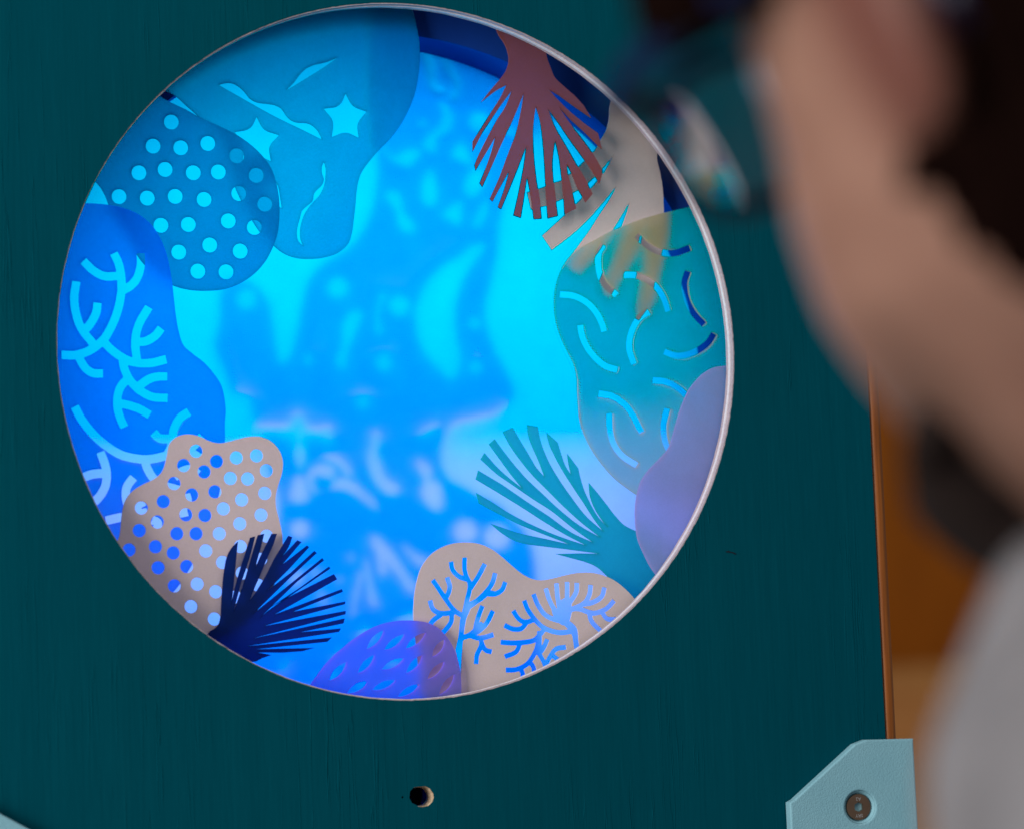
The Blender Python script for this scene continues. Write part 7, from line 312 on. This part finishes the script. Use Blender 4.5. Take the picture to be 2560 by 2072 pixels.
LABELS = {
 'starry': ("blue_cutout", "sea blue wavy sheet at the top left with two stars and wavy slits cut out", "cutout sheet"),
 'dotted': ("blue_cutout", "rounded mid blue sheet with a scatter of round holes below the star sheet", "cutout sheet"),
 'coral': ("coral_cutout", "bright blue sheet on the left with branching coral shapes cut out", "cutout sheet"),
 'pink': ("perforated_cutout", "pinkish beige wavy sheet full of round holes at the lower left", "cutout sheet"),
 'navy': ("fan_cutout", "dark navy spiky fan standing on the lower left rim", "cutout fan"),
 'mound': ("mound_cutout", "royal blue mound with leaf shaped holes at the bottom of the window", "cutout sheet"),
 'beige': ("coral_cutout", "beige sheet with two branching coral trees cut out at the lower right", "cutout sheet"),
 'teal': ("fan_cutout", "teal sea fan with long blades left of the lavender sheet", "cutout fan"),
 'lavender': ("lavender_cutout", "plain lavender sheet with a curved edge at the right rim", "cutout sheet"),
 'arcs': ("arc_cutout", "yellow green sheet with many short curved slits on the right", "cutout sheet"),
 'grey': ("fan_cutout", "grey beige fan with broad blades behind the red fan", "cutout fan"),
 'red': ("fan_cutout", "brick red fan hanging down from the top right rim", "cutout fan"),
}
for k, (y, o, hs) in SHAPES.items():
    nm, lab, cat = LABELS[k]
    ob = plate(nm, y, [dec(o)] + [dec(h) for h in hs], 0.0009, M[k])
    if k == 'starry':      # unseen strip added behind its right side to darken that band
        bs = plate("shade_strip", y + 0.0022, [dec(SHADE_STRIP)], 0.0006, M['shade_card']); bs.parent = ob
    tag(ob, lab, cat, "paper cutouts layered inside the round window")

# ------------------------------------------------------------------ pale blue corner brackets
def bracket(pts, label, hole=None):
    e = empty("corner_bracket", (pts[0][0], 0, pts[0][1])); bpy.context.view_layer.update()
    def put(o): o.parent = e; o.matrix_parent_inverse = e.matrix_world.inverted(); return o
    loops = [pts] + ([circle(hole[0], hole[1], 0.0072, 64)] if hole else [])
    put(plate("bracket_plate", -0.0060, loops, 0.0059, M['bracket'], None, 'BOTH', 0.0009))
    if hole:
        hx, hz = hole
        bm = bmesh.new(); prof = ((0.00715, -0.0053), (0.0066, -0.0046), (0.0062, -0.0034), (0.0048, -0.0028), (0.0, -0.0028)); rr = []
        for r, y in prof[:-1]:
            rr.append([bm.verts.new((hx + r * math.cos(2 * math.pi * i / 48), y, hz + r * math.sin(2 * math.pi * i / 48))) for i in range(48)])
        for a, b in zip(rr, rr[1:]):
            for i in range(48): bm.faces.new((a[i], a[(i + 1) % 48], b[(i + 1) % 48], b[i]))
        bm.faces.new(rr[-1])
        bmesh.ops.recalc_face_normals(bm, faces=bm.faces)
        put(from_bm("screw_recess", bm, M['bracket'], None, True))
        # countersunk head with a hexagon socket
        bm = bmesh.new(); N = 48
        def ringv(r, y, hexa=False, tip=0.0):
            out = []
            for i in range(N):
                a = 2 * math.pi * i / N
                q = r
                if hexa:
                    s = (a + math.pi / 6) % (math.pi / 3) - math.pi / 6
                    q = r * math.cos(math.pi / 6) / math.cos(s)
                out.append(bm.verts.new((hx + q * math.cos(a), y, hz + q * math.sin(a))))
            return out
        rings = [ringv(0.0056, -0.0031), ringv(0.00575, -0.0038), ringv(0.0056, -0.0041), ringv(0.0022, -0.00415, True), ringv(0.0021, -0.0018, True)]
        for a, b in zip(rings, rings[1:]):
            for i in range(N): bm.faces.new((a[i], a[(i + 1) % N], b[(i + 1) % N], b[i]))
        c = bm.verts.new((hx, -0.0009, hz))
        for i in range(N): bm.faces.new((rings[-1][i], rings[-1][(i + 1) % N], c))
        bmesh.ops.recalc_face_normals(bm, faces=bm.faces)
        sc = put(from_bm("screw", bm, M['steel'], None))
        for txt, dz in (("A2", 0.0036), ("SRY", -0.0037)):
            cu = bpy.data.curves.new("stamp", 'FONT'); cu.body = txt; cu.size = 0.0021; cu.align_x = 'CENTER'; cu.align_y = 'CENTER'; cu.extrude = 0.00006
            t = bpy.data.objects.new("stamp", cu); COL.objects.link(t)
            dg = bpy.context.evaluated_depsgraph_get(); dg.update()
            me = bpy.data.meshes.new_from_object(t.evaluated_get(dg)); bpy.data.objects.remove(t)
            me.transform(Matrix.Rotation(math.pi, 4, 'Z'))
            me.transform(Matrix(((1, 0, 0, hx), (0, 0, -1, -0.00418), (0, 1, 0, hz + dz), (0, 0, 0, 1))))
            me.materials.clear()
            o = link("stamped_mark", me, M['bright']); o.parent = sc; o.matrix_parent_inverse = sc.matrix_world.inverted() if False else Matrix()
            o.matrix_parent_inverse = (e.matrix_world @ sc.matrix_parent_inverse).inverted()
    tag(e, label, "bracket", "pale blue brackets on the board corners")
bracket([(0.2012, -0.1746), (0.2236, -0.1750), (0.2242, -0.27), (0.1640, -0.27), (0.1640, -0.2003), (0.1663, -0.1992), (0.1958, -0.1763)],
        "pale blue corner bracket with a countersunk screw below the wooden edge", (0.1968, -0.2038))
bracket([(-0.30, -0.27), (-0.30, -0.1190), (-0.1800, -0.1890), (-0.1500, -0.2066), (-0.12, -0.27)], "pale blue bracket tip at the lower left corner of the board")

# ------------------------------------------------------------------ room behind the board
bm = bmesh.new(); box_bm(bm, -2.0, 6.0, 4.1, 4.15, -1.3, 2.6)
bmesh.ops.recalc_face_normals(bm, faces=bm.faces)
tag(from_bm("wall", bm, M['wall']), kind='structure')

bm = bmesh.new(); box_bm(bm, 0.4, 4.2, 3.4, 4.0, -1.3, -0.1001); bmesh.ops.recalc_face_normals(bm, faces=bm.faces)
bmesh.ops.bevel(bm, geom=list(bm.edges), offset=0.16, segments=8, affect='EDGES')
cab = empty("cabinet", (2.3, 3.7, -1.3)); bpy.context.view_layer.update()
c0 = from_bm("cabinet_body", bm, smooth=True, mat=wood("pale_orange_wood", (0.50, 0.20, 0.05), (0.62, 0.26, 0.07), (0.70, 0.33, 0.11), (6, 6, 40), 0.5, 0.2)); c0.parent = cab; c0.matrix_parent_inverse = cab.matrix_world.inverted()
tag(cab, "blurred pale orange wooden rounded cabinet behind the board's right edge", "cabinet")
HEAD_C = (-0.0473, -0.7711, -0.0053); NECK_B = (0.0195, -0.7680, -0.1110)
LENS_RB = 8.9
SKIN = ((0.205, 0.102, 0.072), (0.262, 0.138, 0.100))
# ------------------------------------------------------------------ the person looking into the window
# head axes: forward, up, left
HF = (FWD * 0.8480 + (RIGHT * -0.9455 + UP * -0.3256) * 0.5299)
HU = (RIGHT * -0.3256 + UP * 0.9455)
HF = (HF - HU * HF.dot(HU)).normalized(); HL = HU.cross(HF)
HC = Vector(HEAD_C)
HM = Matrix(((HL.x, HF.x, HU.x, HC.x), (HL.y, HF.y, HU.y, HC.y), (HL.z, HF.z, HU.z, HC.z), (0, 0, 0, 1)))
HI = HM.inverted()
def hp(x, y, z): return HM @ Vector((x, y, z)) * 1.0
def loft(bm, rings, cap=True):
    vs = [[bm.verts.new(p) for p in r] for r in rings]; n = len(vs[0])
    for a, b in zip(vs, vs[1:]):
        for i in range(n): bm.faces.new((a[i], a[(i + 1) % n], b[(i + 1) % n], b[i]))
    if cap: bm.faces.new(vs[0][::-1]); bm.faces.new(vs[-1])
def head_ring(z, yf, yb, w, ym=1.0, n=40, pf=0.9):
    out = []
    for i in range(n):
        a = 2 * math.pi * i / n; s, c = math.sin(a), math.cos(a)
        x = w * math.copysign(abs(s) ** 0.9, s); y = ym + ((yf - ym) * math.copysign(abs(c) ** pf, c) if c > 0 else (ym - yb) * c)
        out.append((x / 100, y / 100, z / 100))
    return out
def ellipsoid(bm, c, r, m=Matrix(), u=20, v=12):
    q = bmesh.ops.create_uvsphere(bm, u_segments=u, v_segments=v, radius=1)
    for vert in q['verts']:
        vert.co = m @ Vector((vert.co.x * r[0], vert.co.y * r[1], vert.co.z * r[2])) + Vector(c)
def remeshed(name, bm, voxel, smooth_it, mat, parent):
    me = bpy.data.meshes.new(name); bmesh.ops.recalc_face_normals(bm, faces=bm.faces); bm.to_mesh(me); bm.free()
    t = bpy.data.objects.new(name, me); COL.objects.link(t)
    r = t.modifiers.new("r", 'REMESH'); r.mode = 'VOXEL'; r.voxel_size = voxel
    s = t.modifiers.new("s", 'SMOOTH'); s.iterations = smooth_it; s.factor = 0.5
    dg = bpy.context.evaluated_depsgraph_get(); dg.update()
    out = bpy.data.meshes.new_from_object(t.evaluated_get(dg)); bpy.data.objects.remove(t)
    out.name = name
    for p in out.polygons: p.use_smooth = True
    out.materials.clear()
    return link(name, out, mat, parent)
# head and neck in the head's own axes (cm), then the shoulders below
bm = bmesh.new()
H = [(13.0, 2.5, -4.0, 2.6, -0.5), (12.3, 5.4, -6.4, 4.6, -0.5), (10.5, 8.0, -8.6, 6.3, 0), (8.0, 9.4, -9.8, 7.3, 0), (5.0, 9.9, -10.0, 7.7, 0), (3.0, 10.1, -9.9, 7.6, 0),
     (1.0, 9.2, -9.5, 7.3, 0), (-1.0, 9.3, -8.9, 7.3, 0.5), (-3.0, 9.5, -8.0, 7.4, 1.5), (-5.0, 9.7, -6.6, 7.1, 2), (-6.5, 9.9, -5.6, 6.3, 2), (-8.0, 9.6, -4.8, 5.4, 2.5), (-9.6, 9.7, -3.6, 4.4, 3), (-11.0, 9.2, -2.0, 3.4, 3.5), (-11.9, 7.6, 1.0, 2.2, 4.5)]
loft(bm, [head_ring(*h) for h in H[::-1]])
loft(bm, [[(x / 100, y / 100, z / 100) for x, y, z in r] for r in (
    [(-1.0, 9.0, 2.2), (1.0, 9.0, 2.2), (0.8, 9.9, 2.2), (-0.8, 9.9, 2.2)], [(-1.3, 9.0, -0.6), (1.3, 9.0, -0.6), (0.7, 11.2, -0.8), (-0.7, 11.2, -0.8)],
    [(-1.9, 9.0, -2.8), (1.9, 9.0, -2.8), (1.0, 12.3, -2.6), (-1.0, 12.3, -2.6)], [(-1.6, 9.0, -3.8), (1.6, 9.0, -3.8), (0.8, 11.0, -3.6), (-0.8, 11.0, -3.6)])])
ellipsoid(bm, (0, 0.098, -0.063), (0.024, 0.006, 0.005)); ellipsoid(bm, (0, 0.097, -0.072), (0.021, 0.006, 0.006))
for s in (1, -1):
    ellipsoid(bm, (s * 0.079, -0.014, 0.007), (0.008, 0.017, 0.032), Matrix.Rotation(s * 0.35, 3, 'Z') @ Matrix.Rotation(-0.2, 3, 'X'))
    ellipsoid(bm, (s * 0.075, -0.006, -0.018), (0.006, 0.008, 0.009))
bm.transform(HM)
NB = Vector(NECK_B)
def tube(path, n=24):
    rings = []
    for k, (c, r, q) in enumerate(path):
        d = (path[min(k + 1, len(path) - 1)][0] - path[max(k - 1, 0)][0]).normalized()
        a = d.cross(HF).normalized(); b = d.cross(a).normalized()
        rings.append([c + a * (r * math.cos(2 * math.pi * i / n)) + b * (q * math.sin(2 * math.pi * i / n)) for i in range(n)])
    return rings
loft(bm, tube([(HM @ Vector((0, -0.020, -0.02)), 0.056, 0.058), (HM @ Vector((0, -0.026, -0.07)), 0.056, 0.060), (HM @ Vector((0, -0.034, -0.12)), 0.057, 0.062), (NB, 0.064, 0.068), (NB + Vector((0.01, 0, -0.08)), 0.09, 0.09)]))
BF = (RIGHT * -0.97 + FWD * 0.24); BF.z = 0; BF.normalize(); BU = Vector((0, 0, 1)); BL = BU.cross(BF)
def bp(x, y, z): return NB + BL * x + BF * y + BU * z
def torso_ring(z, w, f, b, n=36, dx=0.0):
    out = []
    for i in range(n):
        a = 2 * math.pi * i / n; s, c = math.sin(a), math.cos(a)
        out.append(bp(w * math.copysign(abs(s) ** 0.75, s), dx + (f if c > 0 else b) * math.copysign(abs(c) ** 0.8, c), z))
    return out
def torso(bm, g=0.0):
    loft(bm, [torso_ring(z, w_ + g, f + g, b + g, dx=dx) for z, w_, f, b, dx in ((-0.62, 0.165, 0.11, 0.11, 0.0), (-0.42, 0.165, 0.10, 0.115, 0.0), (-0.24, 0.18, 0.094, 0.12, 0.0), (-0.13, 0.185, 0.096, 0.115, 0.0), (-0.06, 0.165, 0.096, 0.10, 0.002), (-0.015, 0.095, 0.08, 0.08, 0.0))])
    for s in (1, -1):
        loft(bm, tube([(bp(s * 0.15, 0, -0.075), 0.062 + g, 0.062 + g), (bp(s * 0.205, 0, -0.12), 0.06 + g, 0.062 + g), (bp(s * 0.235, 0.01, -0.25), 0.053 + g, 0.055 + g), (bp(s * 0.25, 0.02, -0.40), 0.047 + g, 0.048 + g), (bp(s * 0.24, 0.07, -0.50), 0.043 + g, 0.043 + g)]))
torso(bm)
person = empty("person", tuple(bp(0, 0, -0.6))); bpy.context.view_layer.update()
def pp(o): o.parent = person; o.matrix_parent_inverse = person.matrix_world.inverted(); return o
def skin_mat():
    m, nt, b = nodes("skin")
    v = coords(nt, (1, 1, 1)); f = noise_tex(nt, v, 45, 4)
    # ears are ruddier than the rest of the skin
    g = nt.nodes.new('ShaderNodeNewGeometry'); d = nt.nodes.new('ShaderNodeVectorMath'); d.operation = 'DISTANCE'
    nt.links.new(g.outputs['Position'], d.inputs[0]); d.inputs[1].default_value = HM @ Vector((0.085, -0.012, 0.006))
    mr = nt.nodes.new('ShaderNodeMapRange'); nt.links.new(d.outputs['Value'], mr.inputs['Value'])
    mr.inputs['From Min'].default_value = 0.022; mr.inputs['From Max'].default_value = 0.042; mr.inputs['To Min'].default_value = 0.85; mr.inputs['To Max'].default_value = 0.0
    mx = nt.nodes.new('ShaderNodeMix'); mx.data_type = 'RGBA'; nt.links.new(mr.outputs[0], mx.inputs[0])
    nt.links.new(ramp(nt, f, [(0.3, SKIN[0]), (0.7, SKIN[1])]), mx.inputs[6]); mx.inputs[7].default_value = (0.115, 0.033, 0.023, 1)
    # stubble and cheek hollow shade painted along the jaw, in the head's own axes
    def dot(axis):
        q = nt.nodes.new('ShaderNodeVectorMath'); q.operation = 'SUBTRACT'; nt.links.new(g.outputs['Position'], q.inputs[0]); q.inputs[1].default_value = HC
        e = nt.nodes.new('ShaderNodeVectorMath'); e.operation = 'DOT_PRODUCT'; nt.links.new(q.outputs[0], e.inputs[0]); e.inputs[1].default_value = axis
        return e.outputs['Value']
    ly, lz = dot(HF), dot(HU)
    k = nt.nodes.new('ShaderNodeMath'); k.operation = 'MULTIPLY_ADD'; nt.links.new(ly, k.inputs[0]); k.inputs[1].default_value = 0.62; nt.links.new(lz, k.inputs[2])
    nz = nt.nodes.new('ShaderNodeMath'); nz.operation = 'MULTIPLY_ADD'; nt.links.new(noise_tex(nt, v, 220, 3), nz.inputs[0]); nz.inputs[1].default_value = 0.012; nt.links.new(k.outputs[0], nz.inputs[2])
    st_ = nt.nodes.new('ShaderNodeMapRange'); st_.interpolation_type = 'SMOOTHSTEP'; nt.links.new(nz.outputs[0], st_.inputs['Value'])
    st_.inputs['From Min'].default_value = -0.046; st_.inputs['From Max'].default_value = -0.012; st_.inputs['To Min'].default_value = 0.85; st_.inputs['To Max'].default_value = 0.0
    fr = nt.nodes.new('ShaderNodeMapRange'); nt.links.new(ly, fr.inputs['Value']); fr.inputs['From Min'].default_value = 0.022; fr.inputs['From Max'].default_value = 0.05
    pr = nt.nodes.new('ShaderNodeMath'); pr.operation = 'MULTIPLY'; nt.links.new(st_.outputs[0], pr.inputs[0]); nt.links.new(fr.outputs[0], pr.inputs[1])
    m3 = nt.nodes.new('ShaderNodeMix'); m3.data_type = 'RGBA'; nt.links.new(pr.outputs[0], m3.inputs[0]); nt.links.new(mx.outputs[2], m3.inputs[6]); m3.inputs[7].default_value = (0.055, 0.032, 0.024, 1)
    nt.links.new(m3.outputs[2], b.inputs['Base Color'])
    b.inputs['Roughness'].default_value = 0.5; b.inputs['Specular IOR Level'].default_value = 0.3
    b.inputs['Subsurface Weight'].default_value = 0.12; b.inputs['Subsurface Radius'].default_value = (0.006, 0.003, 0.0015)
    return m
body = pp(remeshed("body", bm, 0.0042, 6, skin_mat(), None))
def shell(name, test, off, mat, wob=0.0, src=body):
    """clothing or hair grown from the part of the body where test(local head point) holds"""
    bm = bmesh.new(); bm.from_mesh(src.data); bm.normal_update()
    keep = [f for f in bm.faces if test(HI @ f.calc_center_median() * 100)]
    bmesh.ops.delete(bm, geom=[f for f in bm.faces if f not in set(keep)], context='FACES')
    nrm = {v: v.normal.copy() for v in bm.verts}
    edge = {v for e in bm.edges if e.is_boundary for v in e.verts}
    for v in bm.verts:
        k = off(HI @ v.co * 100) / 100 if callable(off) else off / 100
        q = noise.noise(v.co * 55) * wob / 100
        v.co += nrm[v] * ((-0.001) if v in edge else k + q)
    o = from_bm(name, bm, mat, None, True)
    return pp(o)
def hairline(p):
    y = p.y
    if y > 6: return 2.0 if abs(p.x) > 3.2 else 4.4
    if y > 3: return 1.3 + (y - 3) * 0.2
    if y > -0.3: return 2.4
    tab = ((-0.3, -4.3), (-1.5, -6.2), (-3.0, -7.6), (-6.0, -9.6), (-12.0, -10.5))
    for (a, za), (b, zb) in zip(tab, tab[1:]):
        if y >= b: return za + (zb - za) * (a - y) / (a - b)
    return -10.5
hair = shell("hair", lambda p: p.z > hairline(p) and (abs(p.x) < 7.9 or p.z > 3.4) and not (p.y > 8 and p.z < 2.0), lambda p: 1.6 if p.z > 2 else (1.5 if p.y < -3 else 1.0), plain("dark_brown_hair", (0.005, 0.0022, 0.0018), 0.8, 0.0, var=0.4, scale=300), 0.5)
def jaw(y): return -11.2 + max(0.0, 8.5 - y) * 0.62
beard = shell("beard", lambda p: 4.6 < p.y and p.z < jaw(p.y) + 1.7 and p.z > -13.5 and p.z < -3.0, 1.0, plain("short_dark_beard", (0.013, 0.008, 0.007), 0.8, 0.1, var=0.4, scale=500), 0.12)
for s in (1, -1):
    bm = bmesh.new(); ellipsoid(bm, (s * 0.031, 0.0790, 0.006), (0.012, 0.012, 0.012)); bm.transform(HM)
    pp(from_bm("eye", bm, plain("eye_white", (0.7, 0.7, 0.7), 0.2, 0.5), None, True))
    bm = bmesh.new(); ellipsoid(bm, (s * 0.034, 0.098, 0.026), (0.019, 0.004, 0.003)); bm.transform(HM)
    pp(from_bm("eyebrow", bm, hair.data.materials[0], None, True))
bm = bmesh.new(); torso(bm, 0.012)
def knit():
    m, nt, b = nodes("grey_sweater_knit")
    v = coords(nt, (1, 1, 1)); f = noise_tex(nt, v, 420, 3); g = noise_tex(nt, coords(nt, (16, 16, 9)), 1.0, 2)
    nt.links.new(ramp(nt, g, [(0.35, (0.15, 0.145, 0.155)), (0.65, (0.21, 0.205, 0.22))]), b.inputs['Base Color'])
    nt.links.new(bump(nt, f, 0.6, 0.002, bump(nt, g, 1.0, 0.06)), b.inputs['Normal'])
    b.inputs['Roughness'].default_value = 0.9; b.inputs['Specular IOR Level'].default_value = 0.1
    return m
pp(remeshed("sweater", bm, 0.007, 5, knit(), None))
bm = bmesh.new()
for i in range(36):
    pass
ringc = NB + Vector((0.003, 0, -0.012))
vsr = []
for i in range(40):
    a = 2 * math.pi * i / 40; d = BL * math.cos(a) + BF * math.sin(a); row = []
    for j in range(10):
        b_ = 2 * math.pi * j / 10
        row.append(bm.verts.new(ringc + d * (0.077 + 0.008 * math.cos(b_)) + BU * (0.010 * math.sin(b_) - 0.012 * math.sin(a))))
    vsr.append(row)
for i in range(40):
    for j in range(10): bm.faces.new((vsr[i][j], vsr[(i + 1) % 40][j], vsr[(i + 1) % 40][(j + 1) % 10], vsr[i][(j + 1) % 10]))
pp(from_bm("collar", bm, plain("grey_knit_collar", (0.18, 0.175, 0.185), 0.9, 0.1), None, True))
tag(person, "person with dark hair and beard in a grey sweater looking into the window", "person")

# glasses on the person's face
glasses = empty("glasses", tuple(HM @ Vector((0, 0.10, 0.005)))); bpy.context.view_layer.update()
def gp(o): o.parent = glasses; o.matrix_parent_inverse = glasses.matrix_world.inverted(); return o
def glass_mat():
    m, nt, b = nodes("spectacle_lens")
    b.inputs['Transmission Weight'].default_value = 1.0; b.inputs['IOR'].default_value = 1.5; b.inputs['Roughness'].default_value = 0.0
    b.inputs['Base Color'].default_value = (0.97, 0.97, 0.98, 1)
    return m
fm = plain("dark_blue_acetate", (0.004, 0.008, 0.04), 0.35, 0.3); lm = glass_mat()
LCX, LCZ = 3.2, -0.2                    # short-sighted lens: thin in the middle, thick at the edge (cm)
def lens_out(a, k=1.0):
    ca, sa = math.cos(a), math.sin(a)
    return 3.4 + 2.15 * k * math.copysign(abs(ca) ** 0.8, ca), -0.3 + 1.75 * k * math.copysign(abs(sa) ** 0.85, sa)
def lens_sag(x, z, side):
    r2 = (x - LCX) ** 2 + (z - LCZ) ** 2
    return 10.75 - r2 / (2 * 12.0) if side > 0 else 10.62 - r2 / (2 * LENS_RB)
def lens_pt(s, a, k=1.0, side=0):
    x, z = lens_out(a, k)
    y = lens_sag(x, z, side) if side else 0.5 * (lens_sag(x, z, 1) + lens_sag(x, z, -1))
    return HM @ Vector((s * x / 100, y / 100, z / 100))
def bar(name, pts, r, parent_put, mat, n=8, closed=False):
    bm = bmesh.new(); rings = []; N = len(pts)
    for k, c in enumerate(pts):
        d = (pts[(k + 1) % N if closed else min(k + 1, N - 1)] - pts[k - 1 if (closed or k) else 0]).normalized()
        a = d.cross(HU if abs(d.dot(HU)) < 0.9 else HL).normalized(); b = d.cross(a)
        rings.append([bm.verts.new(c + a * r * math.cos(2 * math.pi * i / n) + b * r * 1.3 * math.sin(2 * math.pi * i / n)) for i in range(n)])
    for k in range(N if closed else N - 1):
        A, B = rings[k], rings[(k + 1) % N]
        for i in range(n): bm.faces.new((A[i], A[(i + 1) % n], B[(i + 1) % n], B[i]))
    bmesh.ops.recalc_face_normals(bm, faces=bm.faces)
    return parent_put(from_bm(name, bm, mat, None, True))
for s in (1, -1):
    bar("rim", [lens_pt(s, 2 * math.pi * i / 40) for i in range(40)], 0.0018, gp, fm, closed=True)
    bm = bmesh.new(); NL = 48; loops = {}
    for side in (1, -1):
        rows = [[bm.verts.new(lens_pt(s, 2 * math.pi * i / NL, k / 12 * 0.985, side)) for i in range(NL)] for k in range(1, 13)]
        c = bm.verts.new(lens_pt(s, 0.0, 0.0, side))
        for i in range(NL):
            fs = [bm.faces.new((c, rows[0][i], rows[0][(i + 1) % NL]))]
            for A, B in zip(rows, rows[1:]): fs.append(bm.faces.new((A[i], B[i], B[(i + 1) % NL], A[(i + 1) % NL])))
            for f in fs: f.smooth = True
        loops[side] = rows[-1]
    for i in range(NL):
        bm.faces.new((loops[1][i], loops[-1][i], loops[-1][(i + 1) % NL], loops[1][(i + 1) % NL]))
    bmesh.ops.recalc_face_normals(bm, faces=bm.faces)
    bmesh.ops.split_edges(bm, edges=[e for e in bm.edges if len(e.link_faces) == 2 and e.calc_face_angle() > 0.8])
    gp(from_bm("lens", bm, lm, None))
    bar("temple", [HM @ Vector((s * x / 100, y / 100, z / 100)) for x, y, z in ((5.4, 10.3, 0.6), (7.0, 10.0, 1.2), (7.7, 8, 1.5), (8.0, 3, 2.2), (8.1, -0.5, 2.6), (8.0, -2.5, 1.6), (7.8, -3.6, -0.6))], 0.0028, gp, fm)
bar("bridge", [HM @ Vector((x / 100, y / 100, 0.012)) for x, y in ((-1.25, 10.5), (-0.5, 11.6), (0.5, 11.6), (1.25, 10.5))], 0.0022, gp, fm)
tag(glasses, "dark rimmed glasses worn by the person at the upper right", "glasses")
